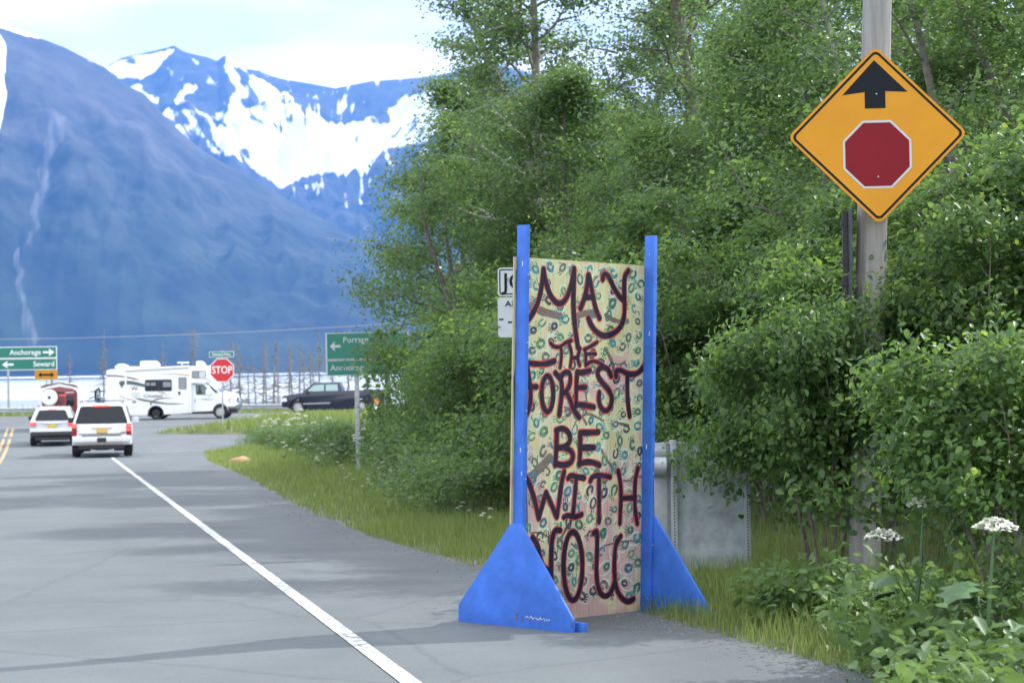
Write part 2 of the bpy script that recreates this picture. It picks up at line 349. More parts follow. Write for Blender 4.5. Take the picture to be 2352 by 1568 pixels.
line('stop_line', [(-25, 95.3), (-20, 95.3)], .35, Mline, .024, 'white stop line at the mouth of the side road')
line('highway_edge_line', [(-24, 97.2), (-19, 97.0), (-12, 99), (0, 101.6), (200, 102)], .14, Mline, .024, 'near white edge line of the highway')
line('far_edge_line', [(-300, 121), (300, 121)], .14, Mline, .024, 'far white edge line of the highway')

# water of the inlet
def water_mat():
    m = mat('silty_water', (.42, .48, .5), .3, spec=.6); t = m.node_tree; n = t.nodes; l = t.links.new; b = n['Principled BSDF']
    tc = n.new('ShaderNodeTexCoord'); mp = n.new('ShaderNodeMapping'); mp.inputs['Scale'].default_value = (.0012, .006, 1)
    a = n.new('ShaderNodeTexNoise'); a.inputs['Scale'].default_value = 1; a.inputs['Detail'].default_value = 5
    r = n.new('ShaderNodeValToRGB'); e = r.color_ramp.elements; e[0].position = .4; e[1].position = .56; e[0].color = (.17, .21, .25, 1); e[1].color = (.5, .54, .56, 1)
    w2 = n.new('ShaderNodeTexNoise'); w2.inputs['Scale'].default_value = .25; w2.inputs['Detail'].default_value = 6
    bp = n.new('ShaderNodeBump'); bp.inputs['Strength'].default_value = 1; bp.inputs['Distance'].default_value = 1.6
    l(tc.outputs['Object'], mp.inputs[0]); l(mp.outputs[0], a.inputs[0]); l(a.outputs[0], r.inputs[0]); l(r.outputs[0], b.inputs['Base Color'])
    l(tc.outputs['Object'], w2.inputs[0]); l(w2.outputs[0], bp.inputs['Height']); l(bp.outputs[0], b.inputs['Normal'])
    return m
WZ = -8.0+CZ-.35
shore = [(-9000, 500), (-600, 430), (-300, 380), (-120, 360), (-40, 420), (20, 760), (120, 980), (400, 1200), (1500, 1400), (9000, 1500)]
V = []; F = []
for i, (x, y) in enumerate(shore):
    for y2 in (y, 2000, 4000, 9500): V.append((x, y2, WZ))
for i in range(len(shore)-1):
    for k in range(3): q = i*4+k; F.append((q, q+4, q+5, q+1))
tag(mesh_np('water', np.array(V, float), np.array(F), water_mat()), 'pale silty tidal water shining below the mountains', 'water', kind='structure')

def mountains():
    E1 = [(-3200, 250), (-2000, 120), (-900, 60), (-300, 0), (0, 50), (30, 66), (60, 75), (150, 110), (180, 126), (240, 155), (290, 196), (330, 215), (400, 290), (470, 350), (560, 400), (630, 440), (700, 480), (790, 530), (1000, 640), (1250, 760), (1500, 815), (1700, 838), (5200, 845)]
    E2 = [(-3200, 150), (-800, 200), (0, 230), (150, 215), (235, 158), (280, 133), (330, 122), (360, 116), (400, 105), (420, 118), (440, 124), (480, 133), (498, 141), (512, 130), (523, 124), (545, 140), (560, 145), (600, 165), (640, 180), (700, 190), (770, 203), (810, 195), (850, 187), (920, 182), (1000, 175), (1060, 160), (1150, 150), (1300, 190), (1450, 260), (1600, 330), (1800, 400), (2000, 360), (2200, 330), (2352, 330), (2800, 250), (5200, 200)]
    R0, R1, R2, R3 = 5050., 6900., 7300., 11200.
    th = np.concatenate([np.linspace(-3200, -300, 90)[:-1], np.linspace(-300, 1400, 520), np.linspace(1400, 5200, 150)[1:]])
    rr = np.concatenate([np.linspace(R0, R1, 110), np.linspace(R1, R2, 8)[1:], np.linspace(R2, R3, 150)[1:], np.linspace(R3, 13500, 10)[1:]])
    e1x, e1y = zip(*E1); e2x, e2y = zip(*E2)
    V = []; sn = []; fo = []
    def poly(px, py, P):
        c = False; j = len(P)-1
        for i in range(len(P)):
            if (P[i][1] > py) != (P[j][1] > py) and px < (P[j][0]-P[i][0])*(py-P[i][1])/(P[j][1]-P[i][1])+P[i][0]: c = not c
            j = i
        return c
    SN = [([(238, 156), (280, 136), (330, 124), (400, 110), (392, 128), (370, 150), (350, 168), (325, 182), (300, 176), (270, 182)], 1.0),
          ([(300, 195), (325, 190), (335, 215), (375, 232), (360, 238), (310, 232), (295, 215)], .9),
          ([(395, 232), (440, 195), (455, 200), (420, 230), (400, 238)], .8),
          ([(520, 150), (545, 150), (560, 190), (600, 180), (660, 215), (700, 245), (760, 285), (820, 280), (880, 255), (960, 215), (1090, 165), (1120, 230), (960, 330), (880, 345), (845, 395), (735, 400), (635, 432), (560, 385), (470, 345), (500, 300), (530, 240), (545, 200)], .72), ([(600, 320), (720, 290), (850, 292), (930, 275), (880, 330), (840, 388), (735, 398), (640, 428), (560, 372)], 1.0),
          ([(350, 240), (420, 250), (500, 255), (600, 290), (560, 350), (480, 340), (420, 300), (370, 262)], .55),
          ([(520, 130), (550, 140), (600, 165), (555, 158), (520, 148)], .85), ([(660, 436), (700, 440), (845, 405), (860, 395), (770, 415)], .5),
          ([(235, 152), (330, 205), (470, 345), (620, 440), (560, 400), (380, 270)], .3)]
    FS = [([(-60, 40), (-10, 60), (22, 110), (8, 180), (18, 215), (4, 300), (-40, 320), (-60, 160)], .95), ([(0, 36), (60, 68), (110, 95), (60, 86), (0, 66)], .9), ([(110, 98), (240, 152), (236, 157), (105, 103)], .6),
          ([(72, 760), (100, 762), (95, 776), (75, 780)], .6), ([(60, 140), (88, 138), (76, 146), (58, 146)], .9)]
    SCR = [[(120, 260), (150, 265), (110, 420), (72, 560), (62, 560), (92, 400)], [(40, 560), (52, 600), (58, 700), (100, 790), (60, 800), (46, 700), (34, 590)]]
    scr = []
    for px in th:
        r1 = ray(px, np.interp(px, e1x, e1y)); r2 = ray(px, np.interp(px, e2x, e2y))
        az = math.atan2(r1.x, r1.y); az2 = math.atan2(r2.x, r2.y)
        h1 = r1.z/math.hypot(r1.x, r1.y)*R1; h2 = r2.z/math.hypot(r2.x, r2.y)*R3
        for r in rr:
            a = az if r <= R1 else az2; cx, cy = math.sin(a)*r, math.cos(a)*r
            if r <= R1: s = (r-R0)/(R1-R0); hf = h1*s**.92
            else: s = 1; hf = h1*(1-(r-R1)/2600)
            if r <= R3: s2 = max(0, (r-R2)/(R3-R2)); hb = h2*(.22+.78*s2**1.25) if r > R2 else 0
            else: s2 = 1; hb = h2*(1-(r-R3)/6000)
            nz_ = noise.fractal(Vector((cx*.0026, cy*.0011, 3.3)), 1.0, 2.1, 5)
            wp = noise.noise(Vector((cx*.0012, cy*.0012, 9.1))); det = noise.fractal(Vector((cx*.008, cy*.006, 1.1)), 1.0, 2.0, 4)
            rg = 1-abs(noise.noise(Vector((a*26+.9*wp+(r-6000)*.0005, r*.0007, 1.7))))*2
            rg2 = 1-abs(noise.noise(Vector((a*85+1.6*wp-(r-6000)*.0009, r*.0022, 7.7))))*2
            if r <= R1:
                hf += (80*nz_ + 38*rg + 16*rg2 + 20*det - 30)*math.sin(math.pi*min(1, s))*min(1, h1/500)
                z = hf
            else:
                hb += (150*nz_ + 90*rg + 60*rg2 + 35*det - 60)*math.sin(math.pi*min(1, s2))*.9
                z = max(hf, hb)
            q = (cx, cy, max(-12, z)+CZ); V.append(q)
            u, v = proj(q); s_ = 0; ww_ = 14*nz2(u, v, .03, 2); scr.append(max([0]+[.34+.5*noise.noise(Vector((u*.09, v*.02, 5))) for P in SCR if poly(u+ww_, v+ww_, P)]) if r <= R1 else 0)
            wob = 9*nz2(cx, cy, .004, 3)
            for P, st in (FS if (r <= R1 or z == hf) else SN):
                if poly(u+wob, v+wob*.6, P): s_ = max(s_, st)
            if r > R1 and z != hf:
                ta = R(52) if u < 640 else (R(52)+(R(128)-R(52))*min(1, (u-640)/260)); al = u*math.cos(ta)+v*math.sin(ta); pe = -u*math.sin(ta)+v*math.cos(ta)
                s_ = max(s_, .30 if 480 > v and 380 < u < 1150 else .12) + .36*noise.noise(Vector((pe*.06, al*.010, 4.4)))+.42*noise.noise(Vector((pe*.17, al*.022, 8.4)))
            elif s_: s_ += .3*noise.noise(Vector((u*.1, v*.03, 2)))
            sn.append(s_); fo.append(max(0, z)/1000)
    n1, n2 = len(th), len(rr); V = np.array(V); sn = np.array(sn).reshape(n1, n2)
    for _ in range(1):
        p = np.pad(sn, 1, mode='edge'); sn = (p[1:-1, 1:-1]*2+p[:-2, 1:-1]+p[2:, 1:-1]+p[1:-1, :-2]+p[1:-1, 2:])/6
    ii, jj = np.meshgrid(np.arange(n1-1), np.arange(n2-1), indexing='ij'); q = (ii*n2+jj).ravel()
    F = np.stack([q, q+n2, q+n2+1, q+1], 1)
    m = mat('mountain', (.05, .07, .04), .95); t = m.node_tree; n = t.nodes; l = t.links.new; b = n['Principled BSDF']
    tc = n.new('ShaderNodeTexCoord'); a1 = n.new('ShaderNodeAttribute'); a1.attribute_name = 'snow'; a2 = n.new('ShaderNodeAttribute'); a2.attribute_name = 'alt'
    n1_ = n.new('ShaderNodeTexNoise'); n1_.inputs['Scale'].default_value = .0048; n1_.inputs['Detail'].default_value = 11; n1_.inputs['Roughness'].default_value = .68
    r1 = n.new('ShaderNodeValToRGB'); e = r1.color_ramp.elements; e[0].position = .38; e[1].position = .66; e[0].color = (.004, .010, .006, 1); e[1].color = (.026, .044, .018, 1)
    r2 = n.new('ShaderNodeValToRGB'); e = r2.color_ramp.elements; e[0].position = .38; e[1].position = .66; e[0].color = (.03, .033, .034, 1); e[1].color = (.085, .08, .075, 1)  # forest and rock colours darkened to carry the shade of the backlit slopes
    ad = n.new('ShaderNodeMath'); ad.operation = 'MULTIPLY_ADD'; ad.inputs[1].default_value = 1.2; sm = n.new('ShaderNodeMapRange'); sm.inputs['From Min'].default_value = .95; sm.inputs['From Max'].default_value = 1.5
    x1 = n.new('ShaderNodeMixRGB'); x2 = n.new('ShaderNodeMixRGB'); x2.inputs[2].default_value = (.82, .85, .9, 1)
    mp = n.new('ShaderNodeMapping'); mp.inputs['Rotation'].default_value = (0, 0, R(32)); mp.inputs['Scale'].default_value = (.007, .0016, .004)
    n2_ = n.new('ShaderNodeTexNoise'); n2_.inputs['Scale'].default_value = 1.5; n2_.inputs['Detail'].default_value = 7; n2_.inputs['Roughness'].default_value = .6
    mm = n.new('ShaderNodeMath'); mm.operation = 'MULTIPLY_ADD'; mm.inputs[1].default_value = 1.5
    mr = n.new('ShaderNodeMapRange'); mr.inputs['From Min'].default_value = 1.27; mr.inputs['From Max'].default_value = 1.44
    l(tc.outputs['Object'], n1_.inputs[0]); l(n1_.outputs[0], r1.inputs[0]); l(n1_.outputs[0], r2.inputs[0]); l(n1_.outputs[0], ad.inputs[0]); l(a2.outputs['Fac'], ad.inputs[2]); l(ad.outputs[0], sm.inputs[0])
    l(sm.outputs[0], x1.inputs[0]); l(r1.outputs[0], x1.inputs[1]); l(r2.outputs[0], x1.inputs[2])
    l(tc.outputs['Object'], mp.inputs[0]); l(mp.outputs[0], n2_.inputs[0]); l(n2_.outputs[0], mm.inputs[0]); l(a1.outputs['Fac'], mm.inputs[2]); l(mm.outputs[0], mr.inputs[0])
    xs3 = n.new('ShaderNodeMixRGB'); xs3.inputs[2].default_value = (.17, .175, .18, 1); a3 = n.new('ShaderNodeAttribute'); a3.attribute_name = 'scree'; l(a3.outputs['Fac'], xs3.inputs[0]); l(x1.outputs[0], xs3.inputs[1]); l(mr.outputs[0], x2.inputs[0]); l(xs3.outputs[0], x2.inputs[1]); l(x2.outputs[0], b.inputs['Base Color'])
    tag(mesh_np('mountain', V, F, m, None, {'snow': sn.ravel(), 'alt': np.array(fo), 'scree': np.array(scr)}, True), 'forested and snow-streaked mountains across the inlet', 'mountain', kind='structure')
mountains()
# haze
hz = MB().box((0, 6900, 0), (30000, 15400, 2*2600)); hz.v = [(x, y, 2600 if z > 0 else -14) for x, y, z in hz.v]
hm = bpy.data.materials.new('haze'); hm.use_nodes = True; hn = hm.node_tree; hn.nodes.clear()
pv = hn.nodes.new('ShaderNodeVolumePrincipled'); pv.inputs['Color'].default_value = (.08, .33, 1, 1); pv.inputs['Density'].default_value = 7.2e-5; pv.inputs['Anisotropy'].default_value = .1
ho = hn.nodes.new('ShaderNodeOutputMaterial'); hn.links.new(pv.outputs[0], ho.inputs['Volume'])
tag(hz.build('haze', hm), 'thin blue air over the inlet', 'haze', kind='stuff')

# ------------------------------------------------------------------ painted sign board
Mchip = mat('bare_wood_chip', (.2, .19, .2), .9)
Mchip2 = mat('pale_scrape', (.4, .5, .62), .8)
def board():
    base = at(1190, 1441, 13.2); base.z = zr(13.2)-.01; A = R(44)
    t = thing('sign_board', 'tall painted plywood board lettered MAY THE FOREST BE WITH YOU between two blue posts', 'sign', base, A)
    M = Matrix.Rotation(R(1.6), 4, Vector((0, 1, 0))) @ Matrix.Rotation(A, 4, 'Z'); t.rotation_euler = M.to_euler()
    WM = Matrix.Translation(base) @ M; IW = WM.inverted(); t.location = base
    S = 1.262                       # spacing of the posts
    for x0, dz in ((0, 0), (S, .0)):
        p = MB().box((x0, 0, 1.34+dz), (.036, .089, 2.68)).build('post', Mblue, t, bevel=.004)
        rc = random.Random(5+int(x0*10))
        for k in range(11):
            s_ = rc.uniform(.004, .011); zc_ = rc.uniform(.8, 2.66)
            if k < 8: MB().box((x0+rc.uniform(.006, .016), -.0449, zc_), (s_*.8, .0012, s_*1.6)).build('paint_chip', Mchip, p)
            else: MB().box((x0-.0184, rc.uniform(-.03, .03), zc_), (.0012, s_*.8, s_*3)).build('paint_chip', Mchip2, p)
        ft = MB().box((x0-.002+(.04 if x0 == 0 else .04), 0, .05), (.036, 1.16, .098)).build('foot', Mblue, t, bevel=.004)
        g_ = MB(); h = .70; pl = [(-.545, 0), (.545, 0), (.545, .115), (.045, h), (-.045, h), (-.545, .115)]
        xg = x0-.0285 if x0 == 0 else x0+.0285
        g_.prism(pl, lambda a, b, q: Vector((xg+q, a, b+.004)), -.0095, .0095)
        gp = g_.build('gusset', Mblue, t, bevel=.002)
        # scuffs and bolt heads
        b = MB()
        if x0 == 0:
            for (px, py, ww, hh) in ((1187, 1415, .02, .045), (1200, 1421, .012, .03), (1217, 1424, .008, .03), (1314, 1434, .01, .04), (1237, 1430, .008, .02)):
                q = hit(WM, IW, px, py, 'x', -.0385); b.box((-.0395, q.y, q.z), (.0015, ww, hh))
            b.build('rust_stain', mat('rust', (.09, .07, .13), .9, nscale=40, namp=.4), gp)['kind'] = 'stuff'
            b = MB(); rnd = random.Random(3)
            for k in range(26):
                px = 1208+k*2.15+rnd.uniform(-.6, .6); q = hit(WM, IW, px, 1416+.22*(px-1208)*.6+rnd.uniform(-2, 2), 'x', -.0385)
                b.box((-.0395, q.y, q.z), (.0015, rnd.uniform(.003, .007), rnd.uniform(.003, .014)))
            b.build('scratch', mat('scratched_wood', (.42, .45, .5), .8), gp)['kind'] = 'stuff'
        for z in (.12, .5, 1.0, 1.45, 1.9, 2.35): MB().disc((x0+.004, -.0455, z), .006, 'y', 8, .004).build('screw', Mgalv, p)
    Y0 = .0455; TH = .012
    pm = bpy.data.materials.new('painted_plywood'); pm.use_nodes = True; n = pm.node_tree.nodes; l = pm.node_tree.links.new; bb = n['Principled BSDF']; bb.inputs['Roughness'].default_value = .6
    tc = n.new('ShaderNodeTexCoord'); a = n.new('ShaderNodeTexNoise'); a.inputs['Scale'].default_value = 4.2; a.inputs['Detail'].default_value = 4; a.inputs['Distortion'].default_value = .8
    mp = n.new('ShaderNodeMapping'); mp.inputs['Scale'].default_value = (1, 1, .8); gr = n.new('ShaderNodeSeparateXYZ'); mr = n.new('ShaderNodeMapRange'); mr.inputs['From Min'].default_value = 2.4; mr.inputs['From Max'].default_value = 0; mr.inputs['To Min'].default_value = -.08; mr.inputs['To Max'].default_value = .08
    ad = n.new('ShaderNodeMath'); r = n.new('ShaderNodeValToRGB'); e = r.color_ramp.elements; e[0].position = .42; e[1].position = .6; e[0].color = (.37, .37, .19, 1); e[1].color = (.37, .25, .225, 1); q = e.new(.5); q.color = (.41, .37, .24, 1)
    w2 = n.new('ShaderNodeTexNoise'); m2 = n.new('ShaderNodeMapping'); m2.inputs['Scale'].default_value = (60, 60, 3); w2.inputs['Scale'].default_value = 1; w2.inputs['Detail'].default_value = 5
    rr = n.new('ShaderNodeValToRGB'); rr.color_ramp.elements[0].position = .3; rr.color_ramp.elements[0].color = (.68, .68, .68, 1); rr.color_ramp.elements[1].position = .5
    mu = n.new('ShaderNodeMixRGB'); mu.blend_type = 'MULTIPLY'; mu.inputs[0].default_value = .8
    l(tc.outputs['Object'], mp.inputs[0]); l(mp.outputs[0], a.inputs[0]); l(tc.outputs['Object'], gr.inputs[0]); l(gr.outputs['Z'], mr.inputs[0]); l(a.outputs[0], ad.inputs[0]); l(mr.outputs[0], ad.inputs[1]); l(ad.outputs[0], r.inputs[0])
    l(tc.outputs['Object'], m2.inputs[0]); l(m2.outputs[0], w2.inputs[0]); l(w2.outputs[0], rr.inputs[0]); l(r.outputs[0], mu.inputs[1]); l(rr.outputs[0], mu.inputs[2]); l(mu.outputs[0], bb.inputs['Base Color'])
    pan = MB().box((S/2, Y0+TH/2, .03+1.22), (S+.075, TH, 2.44)).build('panel', [pm], t)
    # everything painted on it lies in thin coats in front of its face (local -Y)
    def pp(cx, cy, crop):
        ox, oy, s = crop; q = hit(WM, IW, (ox+cx/s)/1.74150, (oy+cy/s)/1.74150, 'y', Y0); return (q.x, q.z)
    A_, B_, C_, D_ = (2050, 1020, 4.126), (2050, 1380, 4.126), (2050, 1700, 3.733), (1800, 2050, 2.352)
    def ribbon(mb, P, w, y, closed=False, taper=False):
        # smooth the polyline (Chaikin), then a band with round ends
        for _ in range(2):
            Q = [P[0]] if not closed else []
            rng = range(len(P)-1) if not closed else range(len(P))
            for i in rng:
                a, b = P[i], P[(i+1) % len(P)]
                Q += [(a[0]*.75+b[0]*.25, a[1]*.75+b[1]*.25), (a[0]*.25+b[0]*.75, a[1]*.25+b[1]*.75)]
            if not closed: Q.append(P[-1])
            P = Q
        n_ = len(P); L_, R_ = [], []
        for i in range(n_):
            a, b = (P[i-1] if closed or i else P[i]), (P[(i+1) % n_] if closed or i < n_-1 else P[i])
            d = Vector((b[0]-a[0], b[1]-a[1])); d = d.normalized() if d.length > 1e-9 else Vector((1, 0)); nn = Vector((-d.y, d.x))
            ww = w/2*(1+.22*noise.noise(Vector((P[i][0]*14, P[i][1]*14, w*100))))
            if taper: ww *= max(.25, 1-i/n_)
            L_.append((P[i][0]+nn.x*ww, y, P[i][1]+nn.y*ww)); R_.append((P[i][0]-nn.x*ww, y, P[i][1]-nn.y*ww))
        k = n_ if closed else n_-1
        mb.add(L_+R_, [(i, (i+1) % n_, n_+(i+1) % n_, n_+i) for i in range(k)])
        if not closed and not taper:
            for c in (P[0], P[-1]):
                y2 = y+.00006; mb.add([(c[0]+math.cos(a)*w/2, y2, c[1]+math.sin(a)*w/2) for a in [k*math.pi/7 for k in range(14)]], [tuple(range(14))])
    words = {
     'MAY': [(A_, 1, [[(205, 1130), (290, 1030), (380, 880), (440, 720), (480, 520), (510, 235)], [(512, 235), (530, 370), (570, 520), (620, 660), (700, 770), (780, 810), (860, 760), (930, 620), (980, 450), (1015, 225)], [(1015, 225), (1010, 500), (1000, 800), (1020, 1100), (1050, 1350), (1080, 1520)],
        [(1250, 330), (1235, 480), (1200, 680), (1120, 880)], [(1255, 330), (1300, 540), (1345, 780), (1390, 940), (1435, 1040)], [(1190, 700), (1330, 690)],
        [(1490, 400), (1490, 330), (1540, 300), (1600, 380), (1660, 520), (1740, 660), (1820, 740)], [(1910, 260), (1850, 340), (1840, 500), (1845, 700), (1850, 900), (1830, 1080), (1760, 1220), (1640, 1310), (1500, 1340), (1380, 1270), (1290, 1150), (1250, 1040)]])],
     'THE': [(A_, .62, [[(625, 1450), (680, 1510), (780, 1520), (860, 1450), (970, 1410)]]), (B_, .62, [[(790, 20), (810, 120), (800, 250), (785, 370)], [(935, -10), (970, 100), (975, 200), (950, 360)], [(1115, 50), (1075, 180), (1080, 260), (1110, 335)], [(970, 215), (1080, 205)],
        [(1180, 70), (1280, 25), (1395, -50)], [(1195, 70), (1210, 200), (1205, 330)], [(1210, 150), (1300, 140), (1370, 145)], [(1205, 330), (1290, 265), (1380, 265), (1480, 320)]])],
     'FOREST': [(B_, .95, [[(200, 290), (400, 310), (560, 310), (690, 260)], [(240, 350), (265, 500), (295, 700), (300, 900), (270, 1050), (200, 1200)], [(200, 690), (395, 685)],
        [(790, 520), (820, 700), (800, 900), (770, 1150)], [(705, 455), (780, 540)], [(800, 520), (860, 440), (940, 450), (960, 560), (930, 700), (850, 790)], [(890, 780), (950, 900), (1000, 1060), (1100, 1190)],
        [(1065, 440), (1050, 700), (1050, 1000)], [(1065, 450), (1150, 450), (1275, 420)], [(1050, 700), (1200, 695)], [(1050, 980), (1150, 980), (1340, 1020)],
        [(1625, 510), (1580, 400), (1490, 350), (1410, 400), (1400, 500), (1480, 620), (1580, 730), (1640, 850), (1630, 980), (1570, 1080), (1500, 1080), (1440, 1000), (1420, 880), (1430, 780)],
        [(1705, 520), (1700, 420), (1790, 410), (1900, 480), (2040, 480), (2130, 400), (2180, 320)], [(1895, 480), (1890, 700), (1900, 950), (1930, 1170)]]), (B_, .95, ['O', (575, 800, 97, 300)])],
     'BE': [(C_, 1.0, [[(660, 90), (655, 350), (635, 590)], [(650, 75), (740, 40), (820, 80), (865, 170), (845, 270), (760, 330), (680, 335)], [(760, 330), (870, 370), (910, 460), (870, 560), (760, 600), (640, 570)],
        [(1010, 110), (1010, 350), (1000, 585)], [(1010, 110), (1150, 110), (1280, 100)], [(1010, 335), (1215, 330)], [(1000, 570), (1100, 545), (1200, 550), (1295, 595)]])],
     'WITH': [(C_, .92, [[(170, 740), (250, 860), (310, 1050), (350, 1200), (390, 1390)], [(390, 1390), (440, 1200), (500, 1000)], [(500, 1000), (580, 1180), (660, 1370)], [(660, 1370), (700, 1100), (730, 850), (770, 690)],
        [(830, 790), (870, 740), (960, 770), (1070, 785)], [(950, 780), (930, 1050), (900, 1330)], [(765, 1370), (820, 1335), (930, 1375), (1030, 1330)],
        [(1160, 830), (1190, 760), (1300, 740), (1455, 770)], [(1290, 760), (1290, 1000), (1290, 1440)],
        [(1575, 680), (1610, 850), (1620, 1050), (1600, 1460)], [(1870, 640), (1830, 800), (1820, 1050), (1830, 1300), (1860, 1465)], [(1620, 1090), (1830, 1080)]])],
     'YOU': [(D_, 1.0, [[(775, 230), (820, 290), (845, 420), (875, 520), (945, 540)], [(1035, 165), (985, 155), (955, 250), (950, 420), (950, 600), (965, 700)],
        [(1350, 190), (1380, 165), (1385, 230), (1380, 400), (1375, 600), (1400, 740), (1450, 790), (1510, 760), (1550, 640)], [(1605, 220), (1560, 280), (1545, 420), (1545, 600), (1565, 720), (1610, 800), (1670, 840), (1725, 810)]]), (D_, 1.0, ['O', (1155, 500, 90, 325)])]}
    xmn, xmx = -.035, S+.035
    W0 = .039
    LET = {'MAY': [('M', 3), ('A', 3), ('Y', 2)], 'THE': [('T', 2), ('H', 3), ('E', 4)], 'FOREST': [('F', 3), ('R', 4), ('E', 4), ('S', 1), ('T', 2), ('O', 1)], 'BE': [('B', 3), ('E', 4)], 'WITH': [('W', 4), ('I', 3), ('T', 2), ('H', 3)], 'YOU': [('Y', 2), ('U', 2), ('O', 1)]}
    for word, grps in words.items():
        S_ = []
        for crop, k, strokes in grps:
            if strokes[0] == 'O':
                cx, cy, rx, ry = strokes[1]; S_.append((k, True, [pp(cx+rx*math.cos(v), cy+ry*math.sin(v), crop) for v in [i*math.pi/9 for i in range(18)]]))
            else:
                for s_ in strokes:
                    P = [pp(x, y, crop) for x, y in s_]; P = [(min(max(x, xmn), xmx), z) for x, z in P]
                    if len(P) == 2: P = [P[0], ((P[0][0]+P[1][0])/2, (P[0][1]+P[1][1])/2), P[1]]
                    S_.append((k, False, P))
        i = 0
        for ch, n_ in LET[word]:
            a, b = MB(), MB()
            for k, cl, P in S_[i:i+n_]:
                ribbon(a, P, W0*k, Y0-.0022-i*.00002, cl); ribbon(b, P, W0*k+.015, Y0-.0013-i*.00002, cl); i += 1
            a.build('letter', Mint, pan)['label'] = 'dark painted letter %s of the word %s' % (ch, word); b.build('letter_outline', Mred2, pan)
    # branches
    mbr = mat('brown_paint', (.105, .085, .065), .7, nscale=20, namp=.3)
    for crop, w, P in [(A_, .055, [(200, 860), (330, 850), (480, 930), (640, 970), (790, 1010)]), (A_, .05, [(1060, 1010), (1180, 960), (1300, 960), (1380, 980)]), (A_, .035, [(1540, 990), (1630, 1060), (1760, 1100), (1900, 1090)]), (A_, .022, [(1080, 1060), (1090, 1180)]),
              (B_, .03, [(1530, 60), (1600, 180), (1650, 300), (1670, 420)]), (B_, .014, [(1660, 300), (1760, 330), (1860, 270)]), (B_, .022, [(870, 1030), (980, 1100), (1140, 1160), (1220, 1300)]), (B_, .018, [(1140, 1180), (1240, 1120), (1380, 1180), (1500, 1250)]), (B_, .016, [(1210, 800), (1230, 950), (1220, 1120)]), (B_, .016, [(1060, 1230), (1010, 1340)]), (B_, .02, [(1760, 1290), (1910, 1320)]),
              (C_, .06, [(190, 820), (330, 720), (450, 600), (560, 480)]), (C_, .022, [(1330, 370), (1400, 510), (1500, 640), (1560, 720)]), (C_, .016, [(1660, 830), (1740, 830), (1830, 760), (1930, 770)]), (C_, .02, [(1840, 1110), (1930, 1150)]), (C_, .022, [(870, 1430), (780, 1568)]),
              (D_, .02, [(1130, 90), (1060, 210), (1010, 280)]), (D_, .014, [(760, 190), (860, 180), (910, 220)]), (D_, .014, [(1450, 310), (1600, 270), (1700, 260), (1790, 275)]), (D_, .014, [(1140, 290), (1200, 340)])]:
        Q = [pp(x, y, crop) for x, y in P]; mb = MB(); ribbon(mb, Q, w, Y0-.0006); mb.build('painted_branch', mbr, pan)
    mb = MB(); xs_ = .055
    ribbon(mb, [(xs_-.03, 2.36), (xs_-.02, 1.9), (xs_-.035, 1.5), (xs_-.01, 1.15), (xs_+.015, .85), (xs_+.02, .5), (xs_+.03, .05)], .1, Y0-.0005); mb.build('painted_trunk', mat('trunk_paint', (.05, .055, .05), .7, nscale=15, namp=.4), pan)
    # handprints: a horseshoe palm and finger dabs, and pale leaf outlines round some of them
    rnd = random.Random(11); cols = [(.03, .115, .16), (.025, .11, .075), (.02, .035, .055), (.06, .17, .1), (.07, .10, .09), (.03, .16, .16)]
    hm2 = [mat('handprint_paint', c, .6, nscale=55, namp=.75) for c in cols]; lmt = mat('pale_green_paint', (.33, .5, .42), .6, nscale=30, namp=.3); pts = []
    for _ in range(4000):
        x, z = rnd.uniform(.04, S-.03), rnd.uniform(.14, 2.42)
        if all((x-a)**2+(z-b)**2 > .09**2 for a, b in pts): pts.append((x, z))
    for i, (x, z) in enumerate(pts):
        c = rnd.randrange(len(cols)); mb = MB(); th = rnd.uniform(-2.6, 2.6) if rnd.random() < .5 else rnd.uniform(1.2, 2.8); r0 = rnd.uniform(.02, .031)
        yy = Y0-.0007-(i % 7)*.00002; cs, sn_ = math.cos(th), math.sin(th)
        def T(a, b): return (x+a*cs-b*sn_*.9, z+a*sn_+b*cs)
        g0 = rnd.uniform(0, 6.28); gap = rnd.uniform(.3, 1.6)
        P = [T(math.cos(g0+gap/2+k*(6.28-gap)/9)*r0*.8, math.sin(g0+gap/2+k*(6.28-gap)/9)*r0*rnd.uniform(1.0, 1.4)) for k in range(10)]
        ribbon(mb, P, rnd.uniform(.014, .026), yy)
        if rnd.random() < .8:
            for k in range(4):
                if rnd.random() < .2: continue
                a = -.026+.017*k; b0 = r0*1.75+rnd.uniform(-.003, .004)-abs(k-1.6)*.004; ln = rnd.uniform(.014, .027)
                ribbon(mb, [T(a, b0), T(a*1.08, b0+ln*.5), T(a*1.15, b0+ln)], rnd.uniform(.006, .010), yy)
            if rnd.random() < .5: ribbon(mb, [T(.035, .0), T(.042, .008), T(.048, .02)], .007, yy)
        if rnd.random() < .55:
            P = []
            for k in range(14):
                v = k*6.28/14; rr_ = 1+.35*max(0, math.cos(v-1.57))**6
                P.append(T(math.cos(v)*.046*rr_, .018+math.sin(v)*.066*rr_))
            P = [(min(max(a, .0), S), min(max(b, .04), 2.46)) for a, b in P]
            lv = MB(); ribbon(lv, P, rnd.uniform(.004, .0075), Y0-.0004-(i % 5)*.00002, True); lv.build('painted_leaf_outline', lmt, pan)
        mb.build('handprint', hm2[c], pan)
def hit(WM, IW, px, py, ax, val):
    o = IW @ Vector((0, 0, CZ)); d = IW.to_3x3() @ ray(px, py); i = 'xyz'.index(ax); k = (val-o[i])/d[i]; return o+d*k
board()

